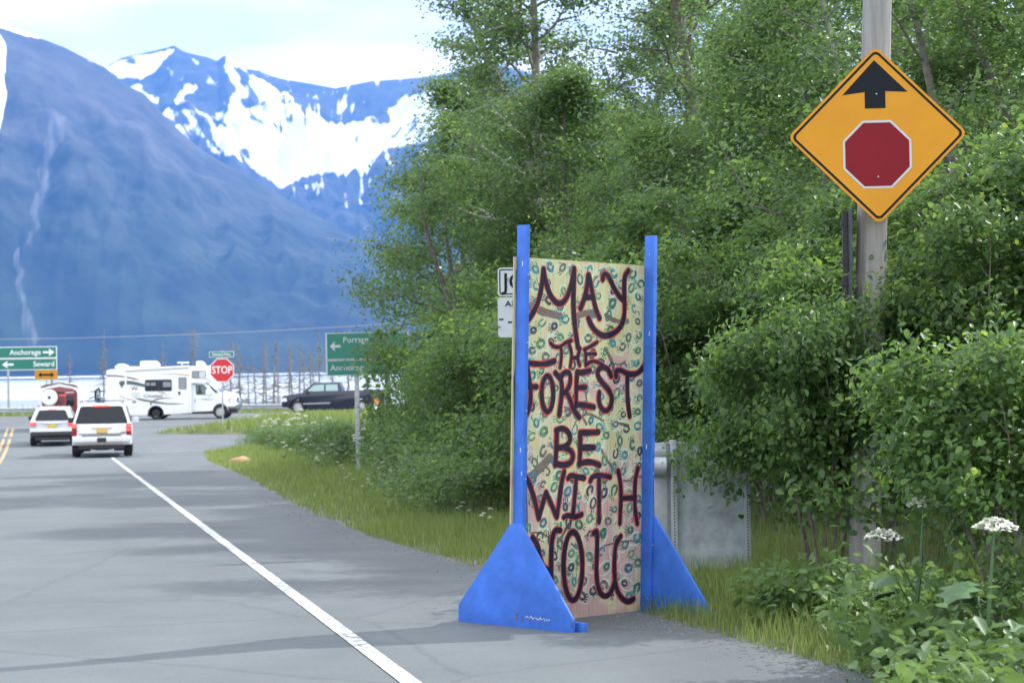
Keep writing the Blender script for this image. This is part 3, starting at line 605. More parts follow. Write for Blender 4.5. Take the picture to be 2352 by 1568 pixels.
# ------------------------------------------------------------------ text
def text(s, size, parent, M, m, name='lettering', label=None, ext=.002, sx=1, align='CENTER'):
    c = bpy.data.curves.new(name, 'FONT'); c.body = s; c.size = size; c.extrude = ext; c.align_x = align; c.align_y = 'CENTER'; c.offset = size*.012; c.resolution_u = 3
    o = bpy.data.objects.new(name, c); COL.objects.link(o); dg = bpy.context.evaluated_depsgraph_get(); me = bpy.data.meshes.new_from_object(o.evaluated_get(dg)); me.name = name
    bpy.data.objects.remove(o); bpy.data.curves.remove(c); me.transform(M @ Matrix.Diagonal((sx, 1, 1, 1))); me.materials.clear(); me.materials.append(m)
    o = bpy.data.objects.new(name, me); COL.objects.link(o); o.parent = parent; ALLCH.setdefault(parent.name, []).append(o)
    if label: o['label'] = label
    return o
FR = Matrix.Rotation(R(90), 4, 'X')     # text upright, facing -Y
def tm(x, y, z): return Matrix.Translation((x, y, z)) @ FR
def plate(w_, h_, r_, n=5):
    P = []
    for cx, cz, a0 in ((w_/2-r_, h_/2-r_, 0), (-w_/2+r_, h_/2-r_, 90), (-w_/2+r_, -h_/2+r_, 180), (w_/2-r_, -h_/2+r_, 270)):
        P += [(cx+r_*math.cos(R(a0+90*k/n)), cz+r_*math.sin(R(a0+90*k/n))) for k in range(n+1)]
    return P
def flat(mb, P, y, th=.002, cx=0, cz=0, rot=0):
    c, s = math.cos(rot), math.sin(rot)
    return mb.prism([(a*c-b*s+cx, a*s+b*c+cz) for a, b in P], lambda a, b, q: Vector((a, y-q, b)), 0, th)

# ------------------------------------------------------------------ stop-ahead sign on the utility pole
D1 = 14.4
c = at(2015, 311, D1); sc1 = D1/FPX
t = thing('warning_sign', 'yellow diamond stop-ahead sign with black arrow above a red octagon, on the weathered pole', 'sign', c, R(-3)); t.rotation_euler = (0, R(-.3), R(-4))
s_ = .914*1.0; rt = R(45)
flat(MB(), plate(s_, s_, .05), 0, .004, rot=rt).build('plate', [Myel], t, bevel=0)
b = MB(); P1 = plate(s_-.035, s_-.035, .04); P2 = plate(s_-.07, s_-.07, .028); n_ = len(P1)
cc, ss = math.cos(rt), math.sin(rt); vs_ = [(a*cc-d*ss, -.0055, a*ss+d*cc) for a, d in P1+P2]; b.add(vs_, [(i, (i+1) % n_, n_+(i+1) % n_, n_+i) for i in range(n_)]); b.build('border', Mblk, t)
k1 = sc1; ar = [(2011, 138), (2086, 213), (2035, 210), (2035, 249), (1988, 249), (1988, 211), (1937, 217)]
flat(MB(), [((x-2015)*k1, (311-y)*k1) for x, y in ar], -.005, .0012).build('arrow', Mblk, t)
def octo(r_): return [(r_*math.cos(R(22.5+45*k)), r_*math.sin(R(22.5+45*k))) for k in range(8)]
flat(MB(), octo(78*k1/math.cos(R(22.5))), -.005, .001, cz=(311-355)*k1, cx=-1*k1).build('octagon_border', Msw2, t)
flat(MB(), octo(73*k1/math.cos(R(22.5))), -.0065, .001, cz=(311-355)*k1, cx=-1*k1).build('octagon', Msred, t)
for dz in (-.30, .30): MB().disc((-.0, -.0072, dz*1.0), .006, 'y', 10, .005).build('bolt', Mgalv, t); MB().box((0, .012, dz), (.3, .02, .04)).build('bracket', Mgalv, t)
DP = 14.62; p0 = at(1985, 1350, DP); p1 = at(2016, -60, DP); pg = gh(p0.x, p0.y)
d_ = (p1-p0)/(p1.z-p0.z); bot = p0+d_*(pg-.2-p0.z); top = p0+d_*(9.2-p0.z)
t = thing('utility_pole', 'tall weathered grey wooden pole behind the yellow diamond sign', 'pole', bot)
d_ = top-bot; P = [d_*k/14 for k in range(15)]
MB().tube([p+Vector((.004*nz2(i, 1, 1.3), 0, 0)) for i, p in enumerate(P)], [.118-.002*i for i in range(15)], 20).build('shaft', Mpole, t, smooth=True)
for z, a in ((3.9, -80), (3.85, -60), (2.6, -100), (2.1, -70), (1.35, -95), (3.3, -110), (4.1, -110)):
    q = d_*(z/d_.z); MB().disc((q.x+.113*math.cos(R(a)), q.y+.113*math.sin(R(a)), z), .016, 'y', 8, .012).build('knot', Mdark, t)
# two signs seen edge-on on the left of the pole
for nm, ya, yb, lab in (('upper', 484, 628, 'upper of two dark signs seen edge-on at the left side of the pole'), ('lower', 632, 722, 'lower, shorter of two dark signs seen edge-on at the left side of the pole')):
    a, b2 = at(1947, ya, DP), at(1947, yb, DP); o = thing('road_sign', lab, 'sign', (a+b2)/2, R(88), 'edge-on signs on the pole')
    hh = (a.z-b2.z); flat(MB(), plate(.46, hh, .03), 0, .003).build('plate', Mdark, o); MB().box((0, .025, hh*.3), (.05, .045, .04)).box((0, .025, -hh*.3), (.05, .045, .04)).box((.0, .02, 0), (.04, .035, hh*.98)).build('bracket', Mdark, o)

# ------------------------------------------------------------------ junction / route marker behind the board
D2 = 20.5
a = at(1143, 615, D2); b2 = at(1143, 680, D2); w2 = .46; h2 = a.z-b2.z
t = thing('junction_sign', 'small white JCT plate half hidden behind the left blue post', 'sign', (a.x+w2/2, D2, (a.z+b2.z)/2))
flat(MB(), plate(w2, h2, .03), 0, .003).build('plate', Msw2, t); text('JCT', h2*.82, t, tm(0, -.006, -.005), Mblk, sx=.95)
q = MB(); P1, P2 = plate(w2-.03, h2-.03, .022), plate(w2-.055, h2-.055, .012); n_ = len(P1); q.add([(x, -.0045, z) for x, z in P1+P2], [(i, (i+1) % n_, n_+(i+1) % n_, n_+i) for i in range(n_)]); q.build('border', Mblk, t)
a = at(1143, 683, D2); b2 = at(1143, 775, D2); w3 = .51; h3 = a.z-b2.z
t = thing('route_marker', 'white ALASKA route marker with small star dots, below the JCT plate', 'sign', (a.x+w3/2, D2, (a.z+b2.z)/2))
flat(MB(), plate(w3, h3, .035), 0, .003).build('plate', Msw2, t); text('ALASKA', .085, t, tm(-.0, -.006, h3/2-.07), Mblk, sx=1.18); text('1', .28, t, tm(.07, -.006, -.07), Mblk)
for x, z in ((-.22, -.0), (-.13, -.03), (-.055, -.1), (-.0, -.14), (.02, -.22), (.15, -.22), (.2, -.13)): MB().box((x, -.005, z-.02), (.045, .002, .016)).build('star_dot', Mblk, t)
gx = at(1143, 700, D2).x+.3
t = thing('sign_post', 'thin steel post carrying the JCT plate behind the blue sign board', 'post', (gx, D2+.03, gh(gx, D2)-.1)); MB().tube([(0, 0, 0), (0, 0, 2.9)], .024, 8).build('shaft', Mgalv, t)

# ------------------------------------------------------------------ low steel sign back with perforated posts
D3 = 15.6
def P3(px, py, d=D3): return at(px, py, d)
tl, br = P3(1521, 1019), P3(1727, 1306); gz = gh(tl.x, D3)
t = thing('metal_panel', 'low galvanised sheet-metal panel on perforated posts beside the blue sign board', 'panel', (tl.x, D3, gz-.1), R(4))
z0, z1 = br.z-gz+.1, tl.z-gz+.1; wd = br.x-tl.x
MB().box((wd/2, 0, (z0+z1)/2), (wd, .006, z1-z0)).build('sheet', Mgalvs, t)
MB().box((wd/2, -.008, z1+.006), (wd+.02, .03, .012)).build('top_rail', Mgalv, t, bevel=.002)
MB().box((-.02, -.018, (z0+z1)/2), (.10, .02, z1-z0+.02)).build('side_flange', Mgalv, t, bevel=.003)
hm_ = mat('punched_hole', (.01, .012, .012), .9)
for x in (.085-.05+.045, wd-.03):
    p = MB().box((x, -.03, (z1+.03)/2), (.05, .05, z1+.03)).build('post', Mgalv, t, bevel=.004)
    h = MB()
    for k in range(int((z1-.05)/.0254/1)): h.disc((x, -.0555, .05+k*.0254*1.0), .0055, 'y', 8, .002)
    h.build('punched_hole', hm_, p)['kind'] = 'stuff'
t2 = at(1512, 1070, D3); t = thing('steel_drum_lamp', 'short grey steel cylinder fixed at the top left corner of the metal panel', 'canister', (t2.x, D3-.05, t2.z))
MB().tube([(-.09, 0, -.0), (.055, 0, 0), (.07, 0, 0)], [.086, .086, .07], 20).build('body', Mgalv, t, smooth=True, bevel=0); MB().box((-.02, 0, .105), (.16, .07, .05)).build('bracket', Mgalv, t, bevel=.005)
bpy.data.objects['steel_drum_lamp'].name = 'steel_canister'

# ------------------------------------------------------------------ green guide signs
def arrowpoly(d):  # pointing right for d=1, length 1, height .62
    return [(d*a, b) for a, b in [(.5, 0), (.08, .34), (-.02, .34), (.12, .1), (-.5, .1), (-.5, -.1), (.12, -.1), (-.02, -.34), (.08, -.34)]]
D4 = 41.0
a, b2 = at(748, 767, D4), at(941, 861, D4); wd, hg = b2.x-a.x, a.z-b2.z+.02
t = thing('guide_sign', 'green sign with left arrow and Anchorage, partly covered by leafy twigs', 'sign', (a.x, D4, b2.z), R(0), 'green guide signs'); t.rotation_euler = (0, R(-.6), 0)
hs = hg*.365; ht = hg-hs-.012
MB().box((wd/2, .02, hg/2), (wd, .004, hg)).build('backing', Mgalv, t)
for (z_, h_, nm) in ((hs/2, hs, 0), (hs+.012+ht/2, ht, 1)):
    MB().box((wd/2, 0, z_), (wd, .03, h_)).build('plate_edge', Msw2, t); MB().box((wd/2, -.016, z_), (wd-.07, .004, h_-.035)).build('plate', Mgreen, t)
flat(MB(), [(x*.22, z*.26) for x, z in arrowpoly(-1)], -.018, .002, cx=.2, cz=hs+ht*.52).build('arrow', Msw2, t)
text('Portage', .17, t, tm(.36, -.021, hs+ht*.74), Msw2, align='LEFT'); text('Seward', .17, t, tm(.98, -.021, hs+ht*.3), Msw2, align='LEFT'); text('Anchorage', .17, t, tm(.09, -.021, hs*.5), Msw2, align='LEFT')
for px in (815, 886):
    x = X(px, D4); MB().box((x-a.x+.03, .06, (gh(x, D4)-b2.z+hg)/2-.1), (.10, .06, hg-(gh(x, D4)-b2.z)+.1)).build('post', Mgalv, t, bevel=.005)
D5 = 119.0+9
a, b2 = at(-34, 797, D5), at(131, 849, D5); wd, hg = b2.x-a.x, a.z-b2.z
t = thing('guide_sign', 'wide green sign reading Anchorage and Seward beyond the highway at far left', 'sign', (a.x, D5, b2.z), 0, 'green guide signs')
MB().box((wd/2, .03, hg/2), (wd, .02, hg)).build('backing', Mgalv, t)
for k in (0, 1):
    z_ = hg*(.25+.5*k); MB().box((wd/2, 0, z_), (wd, .04, hg/2-.02)).build('plate_edge', Msw, t); MB().box((wd/2, -.021, z_), (wd-.08, .004, hg/2-.1)).build('plate', Mgreen, t)
text('Anchorage', .46, t, tm(wd-1.02, -.026, hg*.75), Msw, align='RIGHT'); text('Seward', .46, t, tm(wd-.15, -.026, hg*.25), Msw, align='RIGHT')
flat(MB(), [(x*.75, z*.62) for x, z in arrowpoly(1)], -.024, .003, cx=wd-.52, cz=hg*.75).build('arrow', Msw, t)
flat(MB(), [(x*.75, z*.62) for x, z in arrowpoly(-1)], -.024, .003, cx=1.45, cz=hg*.25).build('arrow', Msw, t)
for px in (-20, 18, 118): 
    x = X(px, D5)-a.x; g0 = zr(D5)-b2.z; MB().box((x, .09, (g0+hg)/2), (.14, .1, hg-g0)).build('post', Mgalv, t)
D6 = 127.0; a, b2 = at(80, 850, D6), at(132, 871, D6); wd, hg = b2.x-a.x, a.z-b2.z
t = thing('arrow_sign', 'yellow double-headed arrow sign under the Anchorage and Seward sign', 'sign', ((a.x+b2.x)/2, D6, (a.z+b2.z)/2))
flat(MB(), plate(wd, hg, .04), 0, .01).build('plate', Myel, t)
dA = [(-.5, 0), (-.3, .3), (-.3, .11), (.3, .11), (.3, .3), (.5, 0), (.3, -.3), (.3, -.11), (-.3, -.11), (-.3, -.3)]
flat(MB(), [(x*wd*.72, z*hg*.95) for x, z in dA], -.012, .003).build('double_arrow', Mblk, t)
MB().box((0, .04, -(t.location.z-zr(D6))/2), (.07, .05, (t.location.z-zr(D6))+hg*.8)).build('post', Mgalv, t)
# stop sign with street-name blade
D7 = 88.0; c = at(510, 850, D7); r_ = 27.5/FPX*D7
t = thing('stop_sign', 'red STOP octagon on a thin post on the grass island', 'sign', c, R(-3))
flat(MB(), octo(r_/math.cos(R(22.5))), 0, .006).build('plate', Msw, t); flat(MB(), octo((r_-.035)/math.cos(R(22.5))), -.007, .002).build('face', Mstop, t)
text('STOP', .46, t, tm(0, -.012, 0), Msw, sx=.82)
MB().box((0, .035, (zr(D7)-c.z)/2+.4), (.06, .05, -(zr(D7)-c.z)+.95)).build('post', Mgalv, t)
c2_ = at(509, 813.5, D7); t = thing('street_name_sign', 'small green street-name blade above the red STOP octagon', 'sign', (c2_.x, D7, c2_.z), R(-3)); wd, hg = 57/FPX*D7, 13/FPX*D7
flat(MB(), plate(wd, hg, .02), .0, .01).build('plate_edge', Msw, t); flat(MB(), plate(wd-.04, hg-.04, .02), -.012, .003).build('plate', Mgreen, t); text('Seward Hwy', .17, t, tm(0, -.018, 0), Msw, sx=.95)
# white marker post with an orange band
D8 = 90.0; c = at(865, 968, D8); g0 = zr(D8)+.08; zt = at(865, 915, D8).z
t = thing('marker_post', 'white roadside marker post with an orange top band near the dark pickup', 'marker post', (c.x, D8, g0))
MB().tube([(0, 0, -.1), (0, 0, zt-g0-.25)], .1, 14).build('tube', Msw, t, smooth=True); MB().tube([(0, 0, zt-g0-.25), (0, 0, zt-g0)], .102, 14).build('band', Morange, t, smooth=True)

# ------------------------------------------------------------------ guardrail
t = thing('guardrail', 'long galvanised W-beam guardrail along the far side of the highway', 'guardrail', (0, 124.6, 0))
prof = [(-.02, -.155), (-.075, -.12), (-.075, -.07), (-.02, -.03), (-.02, .03), (-.075, .07), (-.075, .12), (-.02, .155)]
zt = at(300, 932, 124.6).z-.0; zc = zt-.17+.0
mb = MB(); xa, xb = -60, 60; n_ = len(prof); mb.add([(xa, y, zc+z) for y, z in prof]+[(xb, y, zc+z) for y, z in prof], [(i, i+1, n_+i+1, n_+i) for i in range(n_-1)])
rl = mb.build('rail', Mgalv, t); md = rl.modifiers.new('thick', 'SOLIDIFY'); md.thickness = .006
pme = None
for k in range(62):
    x = -60+1.95*k; 
    if pme is None:
        o = MB().box((0, .08, 0), (.15, .18, 1.1)).build('post', Mgalv, t); pme = o.data; o.location = (x, 0, zc-.42)
    else:
        o = bpy.data.objects.new('post', pme); COL.objects.link(o); o.parent = t; o.location = (x, 0, zc-.42)
# ------------------------------------------------------------------ power line
a, b2 = at(-400, 781, 150), at(1500, 700, 120)
P = [a.lerp(b2, k/24)-Vector((0, 0, 1.1*math.sin(math.pi*k/24)*.6)) for k in range(25)]
t = MB().tube(P, .022, 6).build('power_line', mat('wire', (.3, .33, .38), .5)); tag(t, 'thin power line sagging across the view above the highway', 'wire')

# ------------------------------------------------------------------ vehicles
def wheel(parent, loc, r_, w_, side, rim=True, ax='y'):
    x, y, z = loc; W = MB()
    def ringpts(rr, off): return None
    prof_ = [(-w_/2, r_*.62), (-w_/2, r_*.93), (-w_*.36, r_), (w_*.36, r_), (w_/2, r_*.93), (w_/2, r_*.62)]
    n = 28; vs = []
    for (o_, rr) in prof_:
        for k in range(n):
            a = 2*math.pi*k/n; c_, s2 = math.cos(a)*rr, math.sin(a)*rr
            vs.append((x+c_, y+o_, z+s2) if ax == 'y' else (x+o_, y+c_, z+s2))
    fs = [(i*n+k, i*n+(k+1) % n, (i+1)*n+(k+1) % n, (i+1)*n+k) for i in range(len(prof_)-1) for k in range(n)]
    W.add(vs, fs); wh = W.build('wheel', Mrub, parent, smooth=True)
    Rm = MB(); Vx = {'y': lambda o_: (x, y+o_, z), 'x': lambda o_: (x+o_, y, z)}[ax]
    Rm.tube([Vx(side*w_*.1), Vx(side*w_*.38)], [r_*.6, r_*.63], n); Rm.tube([Vx(side*w_*.36), Vx(side*w_*.46)], [r_*.3, r_*.22], 16)
    Rm.build('rim', Mrimm, wh, smooth=False)
    for k in range(8):
        h = MB()
        a = 2*math.pi*k/8+.2; q = Vx(side*w_*.385); off = (math.cos(a)*r_*.47, math.sin(a)*r_*.47)
        h.disc((q[0]+off[0], q[1], q[2]+off[1]) if ax == 'y' else (q[0], q[1]+off[0], q[2]+off[1]), r_*.075, ax, 8, .01); h.build('rim_hole', Mdark, wh)
    return wh
Mrimm = mat('wheel_rim', (.42, .43, .45), .35, .7)
def SX(yv):
    return lambda a, b, q: Vector((a, yv+q, b))

def rv():
    D = 110.0; k = .003295; gx_, gz_ = at(255, 961, D).x, 0
    g0 = at(500, 960.5, D).z
    t = thing('motorhome', 'white motorhome with grey and tan swooshes crossing on the highway', 'motorhome', (gx_, D, zr(D)+.016), 0)
    t.rotation_euler = (0, 0, R(0)); Y = -1.18
    dzz = at(255, 961, D).z-(zr(D)+.016)
    def c(cx, cy): return ((cx-90)*k, (1160-cy)*k)
    def cs(P): return [c(*p) for p in P]
    def arch(cx, cz, r, a0=180, a1=0, n=9): return [(cx+r*math.cos(R(a0+(a1-a0)*i/n)), cz-r*math.sin(R(a0+(a1-a0)*i/n))) for i in range(n+1)]
    house = cs([(90, 1000), (90, 345), (150, 318), (1500, 283), (1750, 280), (1850, 315), (1905, 400), (1880, 500), (1790, 560), (1500, 572), (1500, 1062), (1035, 1082)] + arch(905, 1065, 135, 0, 180)+[(760, 1090), (560, 1092), (300, 1080)])
    MB().prism(house, SX(0), Y, 1.18).build('house_body', Mrvw, t, bevel=.05, seg=3)
    cab = cs([(1490, 580), (1775, 572), (1962, 722), (2120, 745), (2190, 775), (2222, 830), (2225, 930), (2095, 940)] + arch(1970, 1035, 125, -15+15, 180)+[(1500, 1045)])
    MB().prism(cab, SX(0), -1.0, 1.0).build('cab', Mrvw, t, bevel=.06, seg=3)
    MB().box((3.6, 0, .38), (6.6, 1.7, .22)).build('chassis', Mdark, t)
    MB().prism(cs(arch(905, 1065, 136, 0, 180)+[(770, 1110), (1040, 1110)]), SX(0), -1.1, 1.1).build('wheel_well', Mrub, t)
    MB().prism(cs(arch(1970, 1040, 126, 0, 180)+[(1845, 1090), (2095, 1090)]), SX(0), -.9, .9).build('wheel_well', Mrub, t)
    for cx, r in ((905, .36), (1970, .37)):
        for s in (-1, 1): wheel(t, ((cx-90)*k, s*.98, r), r, .24, s)
    def rr_(x0, y0, x1, y1, rad=12):
        (ax_, az), (bx, bz) = c(x0, y0), c(x1, y1); return [(a+(ax_+bx)/2, b+(az+bz)/2) for a, b in plate(abs(bx-ax_), abs(bz-az), rad*k*1.2, 4)]
    def deco(name, P, m, y=Y-.003, th=.004, par=t): return MB().prism(P, SX(0), y-th, y).build(name, m, par)
    # windows
    w_ = deco('window', rr_(730, 498, 1178, 692, 20), Mdark); deco('pane', rr_(742, 512, 1166, 682), Mglass, Y-.008, .002, w_)
    for q in ((748, 545, 812, 597), (828, 548, 908, 597), (1032, 540, 1160, 622)): deco('blind', rr_(*q, 3), Mglass2, Y-.0105, .002, w_)
    deco('window_bar', rr_(955, 512, 963, 682, 1), Mdark, Y-.011, .003, w_)
    w_ = deco('window', rr_(1513, 363, 1745, 490, 22), Mdark); deco('pane', rr_(1524, 373, 1625, 482, 10), Mglass2, Y-.008, .002, w_); deco('pane', rr_(1634, 373, 1735, 482, 10), mat('pale_blind', (.5, .55, .56), .4), Y-.008, .002, w_)
    d_ = deco('door', rr_(1252, 392, 1455, 1005, 28), Mrvw, Y-.003, .012); w2_ = deco('window', rr_(1288, 466, 1424, 666, 20), Mdark, Y-.016, .004, d_); deco('pane', rr_(1298, 476, 1414, 656, 14), Mglass2, Y-.021, .002, w2_); deco('handle', rr_(1282, 702, 1320, 757, 8), Mdark, Y-.016, .02, d_)
    # cab door and glass
    YC = -1.0; d_ = deco('cab_door', cs([(1530, 590), (1775, 585), (1850, 700), (1850, 860), (1835, 1030), (1530, 1030)]), Mrvw, YC-.002, .008)
    w_ = deco('window', cs([(1562, 590), (1690, 590), (1760, 660), (1800, 752), (1790, 760), (1570, 760)]), Mdark, YC-.011, .004, d_); deco('pane', cs([(1574, 600), (1684, 600), (1745, 665), (1785, 750), (1580, 750)]), mat('teal_side_glass', (.12, .2, .2), .08), YC-.016, .002, w_)
    deco('driver', cs([(1600, 750), (1590, 700), (1618, 660), (1605, 630), (1625, 606), (1650, 625), (1645, 660), (1668, 700), (1672, 750)]), Mdark, YC-.0185, .001, w_); bpy.data.objects.get('driver').name = 'driver_silhouette'
    deco('handle', rr_(1546, 832, 1558, 885, 4), Mdark, YC-.011, .02, d_); 
    MB().prism(rr_(1742, 668, 1808, 760, 14), SX(0), YC-.28, YC-.12).build('mirror', Mrvw, t, bevel=.02)
    m_ = MB(); a0, b0 = c(1730, 580), c(1955, 728)
    m_.hull([(a0[0]+.01, -.88, a0[1]+.0), (b0[0]+.02, -.92, b0[1]), (b0[0]+.02, .92, b0[1]), (a0[0]+.01, .88, a0[1])], [(a0[0]+.06, -.84, a0[1]+.03), (b0[0]+.06, -.88, b0[1]+.03), (b0[0]+.06, .88, b0[1]+.03), (a0[0]+.06, .84, a0[1]+.03)]); m_.build('windscreen', Mglass, t, bevel=.01)
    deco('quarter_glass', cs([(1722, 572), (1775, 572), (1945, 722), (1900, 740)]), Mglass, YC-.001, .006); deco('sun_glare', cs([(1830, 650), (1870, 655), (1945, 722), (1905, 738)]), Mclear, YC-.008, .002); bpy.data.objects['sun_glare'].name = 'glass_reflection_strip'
    # swooshes
    sw = [(Mmaroon, [(98, 408), (250, 415), (400, 435), (560, 468), (665, 510), (560, 492), (400, 455), (250, 437), (98, 434)]),
          (Mgreyd, [(358, 640), (320, 590), (297, 545), (320, 515), (400, 507), (520, 515), (640, 545), (730, 572), (730, 622), (600, 590), (480, 572), (390, 575), (360, 600)]),
          (Mtan, [(240, 670), (300, 740), (420, 800), (600, 838), (540, 842), (430, 820), (320, 770)]), (Mtan, [(925, 415), (1060, 403), (1250, 400), (1445, 420), (1520, 440), (1520, 460), (1400, 440), (1230, 418), (1080, 412)]),
          (Mtan, [(1680, 488), (1760, 500), (1870, 535), (1760, 512)]), (Mtan, [(940, 690), (1040, 720), (1145, 770), (1030, 735), (930, 696)]), (Mgreyd, [(990, 690), (1060, 715), (1030, 715)]),
          (Mgreyd, [(535, 788), (640, 805), (850, 848), (1100, 890), (1250, 895), (1425, 905), (1250, 912), (1100, 910), (850, 880), (640, 835)]), (Mmaroon, [(840, 850), (930, 812), (1060, 800), (1230, 804), (1060, 812), (940, 828), (870, 852)]),
          (Mmaroon, [(590, 620), (590, 620), (500, 860), (500, 862)])]
    for i, (m_, P) in enumerate(sw[:-1]):
        o = deco('swoosh', cs(P), m_, Y-.0135-.0012*i if P[0][0] == 925 or 'x' else Y, .001)
    q = [(1590, 860), (1700, 828), (1780, 835), (1990, 850), (1780, 842), (1700, 838)]; deco('swoosh', cs(q), Mgreyd, YC-.012, .001); q = [(1640, 826), (1720, 835), (1805, 856), (1710, 842)]; deco('swoosh', cs(q), Mgreyd, YC-.014, .001)
    x_, z_ = c(556, 645); text('W', .30, t, tm(x_, Y-.012, z_), Mmaroon, label='maroon letter W badge', sx=1.15)
    x_, z_ = c(865, 770); text('Chalet', .23, t, tm(x_, Y-.03, z_), Mword, sx=1.75, label='grey word Chalet')
    for y_ in (722, 762): deco('vent_slot', rr_(498, y_-3, 648, y_+5, 2), Mword, Y-.012, .002)
    for q in ((438, 990, 620, 1060), (1085, 962, 1222, 1045), (700, 855, 845, 930), (510, 860, 648, 950)):
        o = deco('hatch', rr_(*q, 14), mat('hatch_seam', (.45, .48, .52), .4), Y-.001, .003); deco('hatch_cover', rr_(q[0]+5, q[1]+5, q[2]-5, q[3]-5, 12), Mrvw, Y-.004, .003, o)
    deco('latch', rr_(815, 860, 835, 915, 3), Mdark, Y-.009, .01); deco('vent_slot', rr_(520, 852, 582, 880, 3), Mword, Y-.009, .004)
    MB().prism(rr_(400, 340, 428, 810, 4), SX(0), Y-.03, Y).build('corner_trim', Mrvw, t, bevel=.006); MB().prism(rr_(1470, 310, 1500, 1060, 4), SX(0), Y-.03, Y).build('corner_trim', Mrvw, t, bevel=.006)
    # roof gear
    a0 = c(410, 335); b0 = c(1470, 300); MB().tube([(a0[0], Y-.05, a0[1]+.0), (b0[0], Y-.05, b0[1]+.03)], .065, 12).build('awning_roll', Mrvw, t, smooth=True)
    ac = MB().prism(cs([(612, 285), (612, 195), (640, 185), (840, 184), (885, 205), (915, 250), (905, 290)]), SX(0), -.45, .3).build('air_conditioner', Mrvw, t, bevel=.04)
    deco('grille', rr_(632, 205, 722, 260, 4), mat('beige_grille', (.5, .45, .38), .6), -.452, .006, ac)
    MB().prism(cs([(190, 305), (205, 260), (260, 228), (320, 226), (400, 255), (420, 305)]), SX(0), -.6, -.05).build('roof_vent', Mrvw, t, bevel=.05)
    MB().prism(cs([(1553, 275), (1556, 205), (1590, 195), (1650, 205), (1690, 235), (1702, 275)]), SX(0), -.6, -.1).build('roof_vent', Mrvw, t, bevel=.05)
    MB().prism(cs([(1222, 230), (1228, 212), (1390, 210), (1400, 225), (1390, 232)]), SX(0), -.3, .3).box((c(1290, 0)[0], 0, c(0, 250)[1]), (.05, .05, .16)).build('antenna', Mrvw, t, bevel=.01)
    MB().prism(cs([(430, 300), (470, 275), (620, 278), (710, 305)]), SX(0), -1.0, .2).build('roof_pod', Mrvw, t, bevel=.03)
    # front end
    h = deco('headlight', cs([(2105, 812), (2195, 805), (2200, 905), (2135, 925), (2108, 880)]), Mchrome, YC+.01, .05); deco('indicator', cs([(2108, 845), (2150, 845), (2150, 862), (2108, 862)]), Morange, YC-.035, .01, h)
    MB().box((c(2222, 0)[0], 0, c(0, 860)[1]), (.05, 1.3, .32)).build('grille', Mchrome, t, bevel=.02)
    MB().prism(cs([(2075, 935), (2230, 900), (2255, 930), (2250, 970), (2230, 995), (2100, 990)]), SX(0), -1.03, 1.03).build('bumper', Mchrome, t, bevel=.03)
    MB().prism(cs([(2100, 992), (2235, 992), (2235, 1020), (2130, 1030)]), SX(0), -.9, .9).build('valance', Mdark, t)
    MB().box((c(1370, 0)[0], -.95, c(0, 1060)[1]), (.7, .3, .06)).build('step', Mdark, t, bevel=.01)
    MB().prism(cs([(470, 1060), (560, 1060), (640, 1090), (560, 1110), (500, 1140), (470, 1120)]), SX(0), -.8, -.5).build('exhaust', Mdark, t)
    # bikes on the rear rack
    b_ = thing('bicycle', 'black bicycles with wide handlebars carried upright behind the motorhome', 'bicycles', (gx_-.62, D-.1, zr(D)+.55), 0)
    for o_ in (0,):
        for yw in (-.52, .52):
            W = MB(); n = 24; W.tube([(0, yw+.34*math.cos(2*math.pi*i/n), .36+.34*math.sin(2*math.pi*i/n)) for i in range(n+1)], .028, 6); W.build('wheel', Mrub, b_)
        F_ = MB()
        for P in ([(0, -.52, .36), (.0, -.38, .95)], [(0, -.38, .9), (0, .12, .42), (0, .2, .85)], [(0, -.4, .8), (0, .18, .8)], [(0, .12, .4), (0, .52, .36), (0, .18, .8)], [(0, .2, .85), (0, .24, 1.0)]): F_.tube(P, .022, 6)
        F_.build('frame', Mblackp, b_)
        MB().tube([(-.42, -.36, 1.02), (-.3, -.38, 1.04), (0, -.4, .97), (.3, -.38, 1.04), (.42, -.36, 1.06)], .024, 6).build('handlebar', Mblackp, b_)
        MB().tube([(-.08, .3, 1.0), (.06, .12, 1.04)], .06, 8).tube([(-.5, -.3, .66), (-.1, -.3, .78), (.12, -.1, .9)], .035, 6).build('saddle', Mblackp, b_)
        S_ = MB().tube([(-.22, .05, .5), (-.2, 0, 1.05), (-.02, .05, 1.2), (.08, 0, 1.0)], [.05, .09, .1, .04], 8); S_.build('rack_arm', Mblackp, b_)
    MB().box((-.2, 0, .42), (.5, .08, .06)).build('rack', Mdark, t)
rv()

